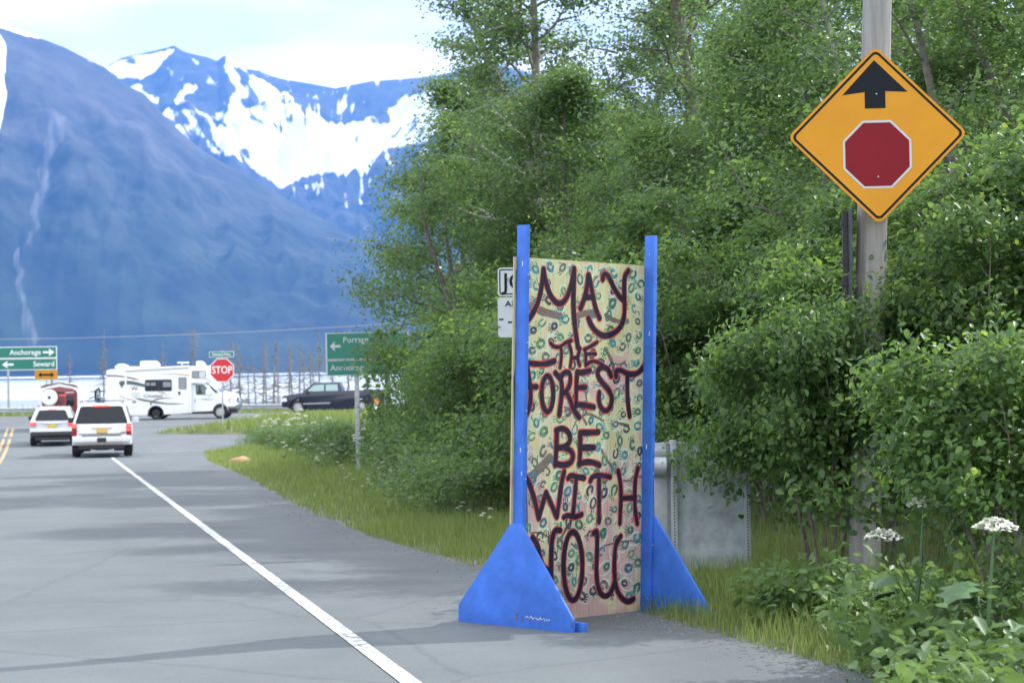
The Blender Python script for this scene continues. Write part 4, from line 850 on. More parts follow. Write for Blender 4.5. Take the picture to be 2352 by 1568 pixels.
def pickup():
    D = 118.5; s = 1/38.6*1.0
    x0 = at(650, 945, D).x; t = thing('pickup_truck', 'dark pickup truck driving left on the far highway lane', 'pickup', (x0, D, zr(D)+.016), 0); s = D/FPX
    def c(px, py): return ((px-650)*s, (946.5-py)*s)
    def cs(P): return [c(*p) for p in P]
    def arch(cx, cz, r, n=8): return [(cx+r*math.cos(R(180*(1-i/n)))*-1*-1, cz-r*math.sin(R(180*i/n))) for i in range(n+1)]
    def ar(cx): return [(cx-19*math.cos(R(180*i/8)), 932-19*math.sin(R(180*i/8))) for i in range(9)]
    low = cs([(652, 930), (651, 912), (656, 904), (700, 898), (722, 895), (884, 893), (886, 932)]+[(p[0], p[1]) for p in ar(832)[::-1]]+[(805, 938), (712, 938)]+ar(688)[::-1])
    MB().prism(low, SX(0), -.98, .98).build('body', Mblackp, t, bevel=.04)
    m_ = MB(); b_ = [c(697, 897), c(792, 897)]; tt = [c(724, 876), c(784, 875)]
    m_.hull([(b_[0][0], -.93, b_[0][1]-.05), (b_[1][0], -.93, b_[1][1]-.05), (b_[1][0], .93, b_[1][1]-.05), (b_[0][0], .93, b_[0][1]-.05)], [(tt[0][0], -.74, tt[0][1]), (tt[1][0], -.74, tt[1][1]), (tt[1][0], .74, tt[1][1]), (tt[0][0], .74, tt[0][1])]); m_.build('cabin', Mblackp, t, bevel=.05)
    gm = mat('teal_painted_view_glass', (.25, .38, .38), .1)  # opaque; the bright water beyond the windows is put into this teal
    def yy(py): return -.93+.19*(897-py)/21-.008
    for P in ([(709, 895), (726, 881), (748, 880), (748, 895)], [(752, 895), (752, 880), (778, 880), (780, 895)]):
        q = MB(); pts = [c(*p) for p in P]; q.add([(a, yy(p[1])-.012, b) for (a, b), p in zip(pts, P)]+[(a, yy(p[1])+.0, b) for (a, b), p in zip(pts, P)], [(0, 1, 2, 3), (4, 7, 6, 5), (0, 4, 5, 1), (1, 5, 6, 2), (2, 6, 7, 3), (3, 7, 4, 0)]); q.build('window', gm, t)
    a0, b0 = c(699, 896), c(724, 878); q = MB(); q.add([(a0[0]-.03, -.85, a0[1]), (a0[0]-.03, .85, a0[1]), (b0[0]-.03, .7, b0[1]), (b0[0]-.03, -.7, b0[1])], [(0, 1, 2, 3)]); q.build('windscreen', Mglass, t)
    MB().prism(cs([(700, 922), (762, 921), (762, 923.5), (700, 924.5)]), SX(0), -.995, -.98).build('side_moulding', mat('brushed_trim', (.35, .37, .4), .4), t)
    for cx in (688, 832):
        for s2 in (-1, 1): wheel(t, (c(cx, 0)[0], s2*.86, .41), .41, .27, s2)
    MB().prism(cs([(650, 931), (650, 922), (664, 921), (668, 934), (655, 936)]), SX(0), -.96, .96).build('bumper', Mgalv, t, bevel=.03)
    MB().prism(cs([(651, 911), (662, 909), (664, 917), (651, 918)]), SX(0), -.99, .99).build('headlight', Msw, t)
    MB().box((c(782, 0)[0], 0, .35), (4.6, 1.5, .2)).build('chassis', Mrub, t)
    MB().prism(cs([(708, 893), (714, 893), (714, 900), (706, 900)]), SX(0), -1.14, -.98).build('mirror', Mblackp, t, bevel=.015)
pickup()

HD = R(12.9)      # heading of the side road (rotation about Z)
def grp_window(mb, P, y0, y1, zmap): pass
def suv():
    D = 67.0; s = D/FPX; cb = at(234, 1049, D)
    t = thing('parked_suv', 'white full-size SUV with roof rails and lit brake lights, last in the queue', 'SUV', (cb.x, D, zr(D)+.014), HD-R(2.5)); t.name = 'suv'
    z1, z2 = 1.12, 1.80
    def arch(cy, r=.42, n=8): return [(cy-r*math.cos(math.pi*i/n), .42+r*math.sin(math.pi*i/n)) for i in range(n+1)]
    side = [(.0, .42), (-.06, .52), (-.06, .72), (.02, .76), (.02, z1), (2.4, z1+.04), (3.9, z1+.0), (4.9, z1-.1), (5.1, .9), (5.1, .45), (4.65, .38)]+arch(4.15)[::-1]+[(3.6, .36), (1.5, .36)]+arch(1.0)[::-1]+[(.5, .40)]
    def fr(a, b, q):
        # tumblehome: sides lean in slightly above .7 m, waist rounded in plan towards rear
        w_ = 1-.02*max(0, b-.75)/.4; w_ *= 1-.05*max(0, .35-a)/.35
        return Vector((q*w_, a, b))
    MB().prism(side, fr, -1.0, 1.0).build('body', Mwhite, t, bevel=.05, seg=3)
    m_ = MB(); m_.hull([(-.97, .04, z1-.04), (.97, .04, z1-.04), (.95, 3.75, z1-.02), (-.95, 3.75, z1-.02)], [(-.76, .34, z2), (.76, .34, z2), (.74, 2.9, z2+.0), (-.74, 2.9, z2+.0)]); m_.build('cabin', Mwhite, t, bevel=.07, seg=3)
    def back(u, z, off): # point on the sloping rear face
        k = (z-(z1-.04))/(z2-z1+.04); return (u, .04+.30*k-off, z)
    def sheet(name, P, m, off=.012, par=t):
        q = MB(); n = len(P); q.add([back(u, z, off) for u, z in P]+[back(u, z, off-.03) for u, z in P], [tuple(range(n)), tuple(range(n, 2*n))[::-1]]+[(i, (i+1) % n, n+(i+1) % n, n+i) for i in range(n)]); return q.build(name, m, par)
    sheet('rear_window', [(-.83, z1+.02), (.83, z1+.02), (.86, z1+.08), (.70, z2-.11), (.62, z2-.075), (-.62, z2-.075), (-.70, z2-.11), (-.86, z1+.08)], Mglass)
    sheet('third_brake_light', [(-.28, z2-.085), (.28, z2-.085), (.28, z2-.045), (-.28, z2-.045)], Mlight, .03)
    for s2 in (-1, 1):   # side glass, slightly visible on the right
        q = MB(); q.add([(s2*.965, .55, z1+.05), (s2*.955, 3.3, z1+.05), (s2*.80, 2.8, z2-.1), (s2*.81, .62, z2-.1)], [(0, 1, 2, 3)]); o = q.build('side_window', Mglass, t); o.modifiers.new('thick', 'SOLIDIFY').thickness = .02
        MB().tube([(s2*.70, .5, z2+.02), (s2*.72, .7, z2+.085), (s2*.71, 2.5, z2+.085), (s2*.69, 2.7, z2+.02)], .02, 6).build('roof_rail', Mdark, t)
        l_ = MB().box((s2*.90, .0, .93), (.17, .10, .42)).build('tail_light', Mlens, t, bevel=.02)
        MB().box((s2*.90, -.052, 1.06), (.15, .02, .09)).build('brake_lamp', Mlight, l_, bevel=.01); 
        if s2 > 0: MB().box((s2*.90, -.052, .93), (.15, .02, .07)).build('brake_lamp', Mlight, l_, bevel=.01)
        MB().box((s2*1.1, 3.15, z1+.08), (.24, .12, .2)).build('mirror', Mdark if s2 < 0 else Mwhite, t, bevel=.03)
        for cy in (1.0, 4.15): wheel(t, (s2*.86, cy, .40), .40, .28, s2, ax='x')
        MB().prism(arch(1.0, .43)+[(1.43, .2), (.57, .2)], lambda a, b, q: Vector((q, a, b)), s2*.7-.32*(s2 < 0)*0-.3, s2*.7+.3).build('wheel_well', Mrub, t)
    MB().tube([(-.70, 1.0, z2+.09), (.70, 1.0, z2+.09)], .016, 6).build('cross_bar', Mdark, t)
    MB().box((0, -.075, .63), (1.93, .09, .22)).build('bumper', Mwhite, t, bevel=.04); MB().box((0, -.1, .745), (1.3, .06, .03)).build('bumper_step', Mdark, t)
    MB().box((0, -.125, .60), (.3, .02, .15)).build('hitch_cover', Mdark, t, bevel=.01)
    MB().box((0, -.005, .90), (.33, .05, .16)).build('number_plate', Mplate, t, bevel=.005); MB().box((0, .0, 1.01), (.66, .07, .035)).build('plate_trim', Mchrome, t, bevel=.01)
    MB().box((0, .003, .80), (1.5, .04, .012)).build('tailgate_seam', Mdark, t); MB().box((.72, .003, .84), (.2, .05, .02)).build('badge', Mword, t)
    MB().tube([(.1, -.0, z1+.04), (.5, .0, z1+.05)], .012, 6).build('wiper', Mdark, t)
    MB().box((0, .8, .36), (1.5, 2.4, .12)).tube([(-.45, .4, .34), (-.15, .2, .30), (.15, .2, .30), (.45, .4, .34)], .06, 8).build('underbody', Mrub, t)
    MB().box((0, .6, .45), (1.3, .05, .2)).build('rear_panel', Mrub, t)
suv()
def crossover():
    D = 78.5; s = D/FPX; cb = at(120, 1012, D)
    t = thing('crossover_car', 'silvery white compact crossover with lit brake lights ahead of the big SUV', 'car', (cb.x, D, zr(D)+.014), HD-R(3)); z1, z2 = .98, 1.52
    def arch(cy, r=.37, n=8): return [(cy-r*math.cos(math.pi*i/n), .36+r*math.sin(math.pi*i/n)) for i in range(n+1)]
    side = [(.05, .34), (-.05, .45), (-.05, .66), (.06, .70), (.0, z1), (2.2, z1+.02), (3.5, z1-.02), (4.3, z1-.16), (4.5, .75), (4.5, .36), (4.05, .32)]+arch(3.65)[::-1]+[(3.2, .28), (1.3, .28)]+arch(.85)[::-1]+[(.45, .32)]
    def fr(a, b, q): return Vector((q*(1-.06*max(0, .4-a)/.4)*(1-.02*max(0, b-.7)), a, b))
    MB().prism(side, fr, -.9, .9).build('body', Msilver, t, bevel=.05, seg=3)
    MB().prism([(.05, .31), (-.06, .42), (-.06, .58), (4.4, .58), (4.45, .35)][:3]+[(.3, .58), (.3, .31)], lambda a, b, q: Vector((q, a-.008, b)), -.84, .84).build('lower_bumper', Mdark, t, bevel=.03)
    m_ = MB(); m_.hull([(-.86, .02, z1-.04), (.86, .02, z1-.04), (.84, 3.3, z1-.02), (-.84, 3.3, z1-.02)], [(-.62, .30, z2), (.62, .30, z2), (.61, 2.3, z2+.02), (-.61, 2.3, z2+.02)]); m_.build('cabin', Msilver, t, bevel=.08, seg=3)
    q = MB(); b = lambda u, z, o_: (u, .02+.28*(z-z1+.04)/(z2-z1+.04)-o_, z); P = [(-.60, z1+.02), (.60, z1+.02), (.66, z1+.07), (.52, z2-.13), (.46, z2-.1), (-.46, z2-.1), (-.52, z2-.13), (-.66, z1+.07)]; n = 8
    q.add([b(u, z, .012) for u, z in P]+[b(u, z, -.02) for u, z in P], [tuple(range(n)), tuple(range(n, 2*n))[::-1]]+[(i, (i+1) % n, n+(i+1) % n, n+i) for i in range(n)]); q.build('rear_window', Mglass, t)
    q = MB(); q.box(b(0, z2-.075, .02), (.34, .03, .03)); q.build('third_brake_light', Mlight, t)
    for s2 in (-1, 1):
        l_ = MB().box((s2*.74, .0, .87), (.24, .11, .14)).build('tail_light', Mlens, t, bevel=.03); MB().box((s2*.75, -.06, .87), (.2, .02, .08)).build('brake_lamp', Mlight, l_, bevel=.01)
        q = MB(); q.add([(s2*.865, .5, z1+.03), (s2*.85, 2.9, z1+.03), (s2*.66, 2.2, z2-.08), (s2*.67, .6, z2-.08)], [(0, 1, 2, 3)]); o = q.build('side_window', Mglass, t); o.modifiers.new('thick', 'SOLIDIFY').thickness = .02
        for cy in (.85, 3.65): wheel(t, (s2*.77, cy, .35), .35, .23, s2, ax='x')
        MB().box((s2*.98, 2.7, z1+.08), (.2, .1, .15)).build('mirror', Mdark, t, bevel=.03)
        MB().tube([(s2*.57, .5, z2+.03), (s2*.58, 2.1, z2+.05)], .018, 6).build('roof_rail', Mdark, t)
    MB().box((0, -.01, .80), (.3, .04, .15)).build('number_plate', Mplate, t, bevel=.005); MB().box((0, -.02, .90), (.7, .05, .03)).build('plate_trim', Mchrome, t, bevel=.01)
    MB().box((0, -.012, .66), (1.2, .06, .1)).build('tailgate_lip', Msilver, t, bevel=.02)
    MB().box((0, .9, .3), (1.3, 2.4, .12)).build('underbody', Mrub, t)
crossover()
def camper():
    D = 92.0; s = D/FPX; c0 = at(138, 1000, D); gz_ = zr(D); zt = at(138, 880, D).z-gz_; wv = 92*s
    t = thing('camper_trailer', 'red camper trailer with white rim and round white spare wheel cover', 'camper trailer', (c0.x, D, gz_+.014), HD*.6); h = zt
    def P(sx, sz): return [(-.5*sx, .45), (-.5*sx, sz-.32), (-.47*sx, sz-.2), (-.36*sx, sz-.1), (0, sz), (.36*sx, sz-.1), (.47*sx, sz-.2), (.5*sx, sz-.32), (.5*sx, .45)]
    f2 = lambda a, b, q: Vector((a, q, b))
    MB().prism(P(wv, h), f2, 0, 3.4).build('shell', Mrvw, t, bevel=.04)
    MB().prism([(a*.86, b-.16 if b > 1 else b+.05) for a, b in P(wv, h)], f2, -.04, .02).build('rear_panel', Mred, t, bevel=.01)
    MB().prism([(-.47*wv, h-.17), (-.36*wv, h-.07), (0, h+.03), (.36*wv, h-.07), (.47*wv, h-.17), (.46*wv, h-.21), (.0, h-.0), (-.46*wv, h-.21)], f2, -.05, .0).build('roof_trim', Mmaroon, t)
    w_ = MB().box((.01, -.045, h-.5), (.38, .02, .2)).build('window', Mglass, t, bevel=.01); MB().box((.48, -.045, h-.82), (.34, .02, .5)).build('window', Mglass, t, bevel=.02); MB().box((.0, -.045, h-.8), (.28, .02, .34)).build('hatch', Mmaroon, t, bevel=.02)
    q = MB().tube([(-.45, -.05, h-.66), (-.45, -.2, h-.66), (-.45, -.23, h-.66)], [.37, .37, .3], 28).build('spare_wheel_cover', Mrvw, t, smooth=False); MB().disc((-.45, -.236, h-.66), .07, 'y', 16, .02).build('hub', Mdark, q)
    MB().box((.12, -.05, h-.56), (.3, .02, .025)).build('brake_light', Mlight, t); MB().box((.46, -.05, h-.44), (.36, .02, .03)).build('lettering_strip', Msw, t)
    for s2 in (-1, 1): wheel(t, (s2*.8, 1.9, .33), .33, .2, s2, ax='x')
    MB().box((0, .05, .5), (1.5, .12, .12)).build('bumper', Mdark, t)
camper()
# ------------------------------------------------------------------ vegetation
rng = np.random.default_rng(5)
def leaves(C, Dn, size, asp=.62, fold=.25, rng=rng, pts=4):
    """C centres (n,3), Dn preferred normal (n,3), size (n,) -> verts, quads-as-two-tris, index of leaf per vertex"""
    n = len(C); ax = rng.normal(size=(n, 3)); ax[:, 2] -= .35
    nrm = Dn+rng.normal(size=(n, 3))*.65; nrm /= np.linalg.norm(nrm, axis=1)[:, None]+1e-9
    ax -= nrm*(ax*nrm).sum(1)[:, None]; ax /= np.linalg.norm(ax, axis=1)[:, None]+1e-9
    sd = np.cross(nrm, ax); s = size[:, None]
    if pts == 4:
        V = np.stack([C-ax*s*.5, C+sd*s*asp*.5+nrm*s*fold*.3-ax*s*.06, C+ax*s*.5, C-sd*s*asp*.5+nrm*s*fold*.3-ax*s*.06], 1).reshape(-1, 3)
        b = np.arange(n)[:, None]*4; F = np.concatenate([b+np.array([[0, 1, 2]]), b+np.array([[0, 2, 3]])])
    else:   # six-point leaf with a midrib fold
        up = nrm*s*fold*.22
        V = np.stack([C-ax*s*.5, C-ax*s*.2+sd*s*asp*.46+up, C+ax*s*.16+sd*s*asp*.36+up*.9, C+ax*s*.52-nrm*s*.06, C+ax*s*.16-sd*s*asp*.36+up*.9, C-ax*s*.2-sd*s*asp*.46+up], 1).reshape(-1, 3)
        b = np.arange(n)[:, None]*6; F = np.concatenate([b+np.array([[0, 1, 2]]), b+np.array([[0, 2, 3]]), b+np.array([[0, 3, 4]]), b+np.array([[0, 4, 5]])])
    return V, F
def woody(rd, base, d, L_, r_, n=6, wob=.12, grav=0, up=0):
    P = [Vector(base)]; d = Vector(d).normalized()
    for i in range(n):
        d = (d+Vector((rd.gauss(0, wob), rd.gauss(0, wob), rd.gauss(0, wob*.6)+up-grav))).normalized(); P.append(P[-1]+d*L_/n)
    return P, [r_*(1-.82*i/n) for i in range(n+1)]
def make_tree(name, seed, H, W_, nl, leaf, nleaf, lm, bm, dens=1.0, lowest=.12, stems=1, pts=4, clump=.34, lean=(0, 0), tr=1.0):
    rd = random.Random(seed); rg = np.random.default_rng(seed); T = MB(); tips = []
    for st in range(stems):
        a0 = rd.uniform(0, 6.28); off = Vector((math.cos(a0), math.sin(a0), 0))*(.15 if stems > 1 else 0)
        dr = Vector((lean[0]+(off.x*1.2 if stems > 1 else 0), lean[1]+(off.y*1.2 if stems > 1 else 0), 1))
        P, Rd = woody(rd, off, dr, H*rd.uniform(.9, 1.0), (.013*H+.02)*tr, 10, .07, 0, .02); T.tube(P, Rd, 8)
        for k in range(nl//stems):
            f = lowest+(1-lowest)*((k+.5)/(nl//stems))**.9; i = min(9, int(f*10)); p = P[i].lerp(P[i+1], f*10-i)
            a = k*2.4+rd.uniform(-.5, .5); prof = math.sin(math.pi*min(1, (.18+.82*f)))**.6*(1.05-.55*f)
            ll = W_*prof*rd.uniform(.7, 1.15)+.25; d = (math.cos(a), math.sin(a), .35+.6*f+rd.uniform(-.2, .2))
            Q, Rq = woody(rd, p, d, ll, .0052*H*(1-f*.6), 6, .16, .03); T.tube(Q, Rq, 5, cap=False)
            for j in range(5):
                g_ = .3+.7*(j+1)/5; i2 = min(5, int(g_*6-.01)); q = Q[i2].lerp(Q[i2+1], g_*6-i2); aa = a+(-1)**j*rd.uniform(.4, 1.2)
                Z, Rz = woody(rd, q, (math.cos(aa), math.sin(aa), rd.uniform(-.1, .7)), ll*.42*rd.uniform(.6, 1.2), .0022*H, 3, .2); T.tube(Z, Rz, 4, cap=False)
                for z in Z[1:]: tips.append((z, rd.uniform(.6, 1.25)))
            tips.append((Q[-1], 1))
    tp = np.array([tuple(t_[0]) for t_ in tips]); wt = np.array([t_[1] for t_ in tips]); keep = rg.random(len(tp)) < dens; tp, wt = tp[keep], wt[keep]
    idx = rg.choice(len(tp), nleaf, p=wt/wt.sum()); cl = clump*W_/2.4
    off = rg.normal(size=(nleaf, 3))*np.array([cl, cl, cl*.62]); C = tp[idx]+off; C[:, 2] = np.maximum(C[:, 2], .08)
    ct = C-np.array([0, 0, H*.45]); Dn = ct/(np.linalg.norm(ct, axis=1)[:, None]+.01)*.55+np.array([0, 0, .75])
    V, F = leaves(C, Dn, leaf*rg.uniform(.65, 1.3, nleaf), .68, .3, rg, pts); tint = np.clip(rg.normal(.42, .17, nleaf)+(wt[idx]-.9)*.35, 0, 1)
    e = thing(name, 'x', 'tree'); tr = T.build('trunk', bm, e, smooth=True); cr = mesh_np('crown', V, F, lm, e, {'tint': np.repeat(tint, pts)})
    return e
def place(o, px, d, lab, rz=0, s=1.0, cat=None, group=None, first=False, dz=0, xx=None, sz=None):
    q = o if first else copy_tree(o); x = X(px, d) if xx is None else xx; q.location = (x, d, gh(x, d)-.05+dz); q.rotation_euler = (0, 0, rz); q.scale = (s, s, sz or s)
    q['label'] = lab
    if cat: q['category'] = cat
    if group: q['group'] = group
    return q
GT = 'trees massed beside the road'
ORD = 'leftmost second third fourth fifth sixth seventh eighth ninth tenth eleventh twelfth thirteenth fourteenth fifteenth sixteenth seventeenth eighteenth nineteenth twentieth twenty-first twenty-second twenty-third twenty-fourth twenty-fifth twenty-sixth twenty-seventh twenty-eighth twenty-ninth thirtieth thirty-first thirty-second thirty-third thirty-fourth thirty-fifth'.split()
def ordlab(lst, text):     # label each by its place from the left
    for k, o in enumerate(sorted(lst, key=lambda o: proj(o.location)[0])):
        o['label'] = (('leftmost ' if k == 0 else ORD[k]+' ')+text) if k == 0 else ORD[k]+' '+text.replace('@', '')
    return
tA = make_tree('alder_tree', 21, 8.6, 2.7, 30, .088, 27000, Mleaf, Mbark, clump=.25, dens=.72, lowest=.26)
tB = make_tree('alder_tree', 22, 9.6, 2.7, 30, .085, 28000, Mleaf2, Mbark2, clump=.24, dens=.7)
tC = make_tree('alder_tree', 23, 7.4, 2.4, 24, .085, 20000, Mleaf, Mbark, stems=3, clump=.26, dens=.8)
tD = make_tree('cottonwood_tree', 24, 12.5, 2.3, 38, .092, 21000, Mleaf2, Mbark2, dens=.7, lowest=.25, clump=.22)
tE = make_tree('cottonwood_tree', 25, 13.0, 3.0, 34, .088, 26000, Mleaf2, Mbark, dens=.7, lowest=.15, clump=.24)
place(tA, 1045, 47, 'leftmost bushy alder whose low limbs reach out toward the mountains', 1.2, .95, group=GT, first=True)
place(tA, 1130, 52, 'dense alder just right of the leftmost tree', 3.6, 1.12, group=GT)
place(tC, 1110, 42, 'low round alder at the left foot of the treeline', .4, .62, group=GT, first=True)
place(tB, 1240, 44, 'broad dark alder above the left blue post', 2.2, .93, group=GT, first=True)
place(tD, 1300, 42, 'tall sparse cottonwood whose open crown stands highest against the cloud', 3.4, 1.0, group=GT, first=True)
place(tD, 1440, 45, 'thin airy cottonwood with sky showing through, above the board', 2.0, 1.0, group=GT)
place(tA, 1320, 36, 'full alder directly behind the painted board', 5.1, .82, group=GT)
place(tC, 1130, 36, 'many-stemmed alder low down left of the painted board', 2.9, .8, group=GT)
place(tB, 1580, 33, 'alder right of the board with grey limbs showing', .9, .95, group=GT)
place(tE, 1700, 39, 'tall leafy cottonwood over the right blue post', 1.9, 1.0, group=GT, first=True)
place(tE, 1930, 31, 'tall leafy cottonwood left of the yellow diamond sign', 4.2, .9, group=GT)
place(tA, 1770, 26.5, 'alder in front of the cottonwoods, left of the wooden pole', 2.5, .72, group=GT)
place(tB, 2170, 25.5, 'dark alder behind the yellow diamond sign', 3.9, .82, group=GT)
place(tE, 2330, 30, 'tall cottonwood at the right edge behind the bushes', .5, .9, group=GT)
place(tC, 1960, 22.5, 'many-stemmed alder behind the wooden pole', 1.0, .72, group=GT)
place(tC, 2350, 20.5, 'many-stemmed alder at the right edge', 4.1, .85, group=GT)
place(tA, 1500, 29, 'alder filling the gap over the right blue post', 1.6, .62, group=GT)
place(tD, 2055, 35, 'tall dark-trunked cottonwood just behind the pole', 5.5, 1.02, group=GT)
place(tB, 1400, 60, 'distant alder filling the back of the treeline above the board', 4.4, .8, group=GT)
place(tD, 1800, 54, 'farthest tall cottonwood behind the treeline', 3.0, .9, group=GT)
place(tE, 2120, 48, 'cottonwood far back, seen right of the pole', 5.9, .95, group=GT)
sap = make_tree('young_alder', 29, 3.0, .62, 14, .10, 800, Mherb, Mbark, clump=.3, lowest=.3)
place(sap, 868, 38.5, 'thin young alder with pale leaves in front of the big green sign', .5, 1.0, None, None, True)
place(sap, 935, 37.5, 'young alder hiding the right end of the big green sign', 2.5, .95)
place(tE, 1540, 50, 'tall cottonwood far back above the right blue post', 3.3, .92, group=GT)
place(tE, 1990, 52, 'cottonwood far back, left of the pole top', 1.3, .95, group=GT)
place(tD, 1400, 50, 'slim cottonwood between the tall sparse one and the board', 4.0, .95, group=GT)
place(tC, 2560, 20, 'many-stemmed alder just beyond the right edge', 2.1, .95, group=GT)
place(tB, 2640, 28, 'broad alder just beyond the right edge', 1.1, .95, group=GT)
# shrubs
sC = make_tree('tall_shrub', 33, 3.6, 1.25, 36, .062, 24000, Mshrub, Mbark, tr=.42, stems=6, lowest=.1, clump=.26, dens=.75)
sA = make_tree('leafy_shrub', 31, 2.1, 1.15, 30, .056, 17000, Mshrub, Mbark, tr=.42, stems=6, lowest=.12, clump=.36)
sB = make_tree('leafy_shrub', 32, 1.0, .9, 24, .07, 5200, Mherb, Mbark, tr=.42, stems=6, lowest=.1, clump=.42)
GS = 'shrubs along the foot of the treeline'
first = True; SL = []; sCu = False
for i, (px, d, s) in enumerate([(1040, 36, 1.1), (1085, 31, 1.0), (1075, 40, 1.2), (1120, 29, 1.0), (1160, 32, 1.4), (1080, 43, 1.5), (1245, 28, 1.2), (1320, 25, 1.3), (1400, 24, 1.35), (1480, 23, 1.25), (1560, 21.5, 1.3), (1620, 24, 1.7), (1670, 20.5, 1.35), (1790, 19.5, 1.4), (1740, 23, 1.8), (1890, 19, 1.4), (2030, 19, 1.5), (2160, 18, 1.5), (2290, 17, 1.5), (2420, 16.5, 1.5), (2570, 15.5, 1.5)]):
    big = s >= 1.35; SL.append(place(sC if big else sA, px, d, 'x', i*1.7, s*.6 if big else s, 'shrub', GS, (big and not sCu) or first)); first = False; sCu = sCu or big
ordlab(SL, 'dense shrub from the left in the dark row under the treeline')
first = True; GH = 'low leafy plants of the verge'; SL = []
for i, (px, d, s) in enumerate([(625, 68, .6), (655, 63, .65), (600, 74, .55), (690, 58, .7), (730, 55, .72), (710, 66, .7), (765, 50, .8), (800, 58, .7), (815, 45, .8), (810, 53, .5), (950, 47, .8), (965, 38.5, .9), (770, 62, .75), (990, 35, .9), (1015, 32, .85), (660, 76, .6), (720, 78, .6), (1040, 29, .75), (850, 60, .4), (1070, 26.5, .65), (920, 46, .95), (1095, 24, .65)]):
    SL.append(place(sB, px, d, 'x', i*2.1, s**.5*1.1, 'plant', GH, first, sz=s)); first = False
ordlab(SL, 'pale weedy plant clump from the left along the road verge')
# near alder bush over the pole, leaves with a midrib
nA = make_tree('alder_bush', 41, 2.9, 1.25, 36, .082, 17000, Mshrub, Mbark, tr=.42, stems=6, lowest=.2, pts=6, clump=.34)
nB = make_tree('alder_bush', 42, 3.6, 1.3, 36, .078, 17000, Mshrub, Mbark, tr=.45, stems=5, lowest=.2, pts=6, clump=.34)
GN = 'near bushes round the pole'
place(nA, 1885, 14.8, 'alder bush with fine stems in front of the pole and metal panel', .7, .56, 'bush', GN, True, sz=.74)
place(nA, 2000, 15.3, 'alder bush growing close behind the foot of the wooden pole', 3.5, .75, 'bush', GN, sz=.85)
place(nB, 2290, 14.4, 'tall bush right of the pole under the yellow sign', 2.0, .62, 'bush', GN, True, sz=.76)
place(nB, 2500, 15.4, 'tallest near bush at the right edge of the view', 4.4, .85, 'bush', GN, sz=1.0)
place(nA, 2350, 10.4, 'near bush low at the right edge', 5.2, .55, 'bush', GN, sz=.62)
# dead spruces on the marsh
def dead(seed, H):
    rd = random.Random(seed); T = MB(); P, Rd = woody(rd, (0, 0, -.3), (rd.gauss(0, .02), 0, 1), H, .12, 8, .012); T.tube(P, Rd, 6)
    for k in range(120):
        f = rd.uniform(.1, .98); i = min(7, int(f*8)); p = P[i].lerp(P[i+1], f*8-i); a = rd.uniform(0, 6.28); ll = (1.5*(1-f)+.35)*rd.uniform(.5, 1.1)
        Q, Rq = woody(rd, p, (math.cos(a), math.sin(a), rd.uniform(-.35, .1)), ll, .036, 3, .12, .05); T.tube(Q, Rq, 3, cap=False)
    e = thing('dead_spruce', 'x', 'dead tree'); T.build('trunk', Mdead, e); return e
dp = [dead(51, 9.5), dead(52, 8.2), dead(53, 7.2)]; used = set()
for i, (px, top_, d, lab) in enumerate([(236, 745, 205, 'tall bare dead spruce left of the motorhome'), (160, 800, 230, 'faint dead spruce behind the red camper'), (437, 738, 215, 'tallest bare dead spruce, above the motorhome roof'), (370, 775, 235, None), (528, 765, 200, 'dead spruce right behind the STOP sign'), (556, 775, 210, None), (590, 800, 180, None), (612, 790, 205, None), (626, 765, 190, None), (660, 770, 200, 'dead spruce rising over the pickup bonnet'), (686, 775, 220, None), (712, 790, 195, None), (735, 745, 230, None), (800, 740, 215, 'dead spruce behind the big green sign'), (575, 820, 170, None), (640, 815, 175, None), (700, 812, 168, None), (505, 790, 240, None), (545, 800, 180, None), (603, 770, 240, None), (672, 785, 250, None), (725, 805, 175, None), (765, 790, 190, None)]):
    k = i % 3; H0 = (9.5, 8.2, 7.2)[k]; x = X(px, d); g_ = gh(x, d); H = at(px, top_, d).z-g_
    DL = globals().setdefault('DSL', []); q_ = place(dp[k], px, d, lab or 'x', i*1.3, H/H0*.97, None, 'dead spruces in the marsh', k not in used, sz=H/H0); used.add(k)
    if not lab: DL.append(q_)
ordlab(DSL, 'of the lesser bare dead spruces beyond the guardrail')

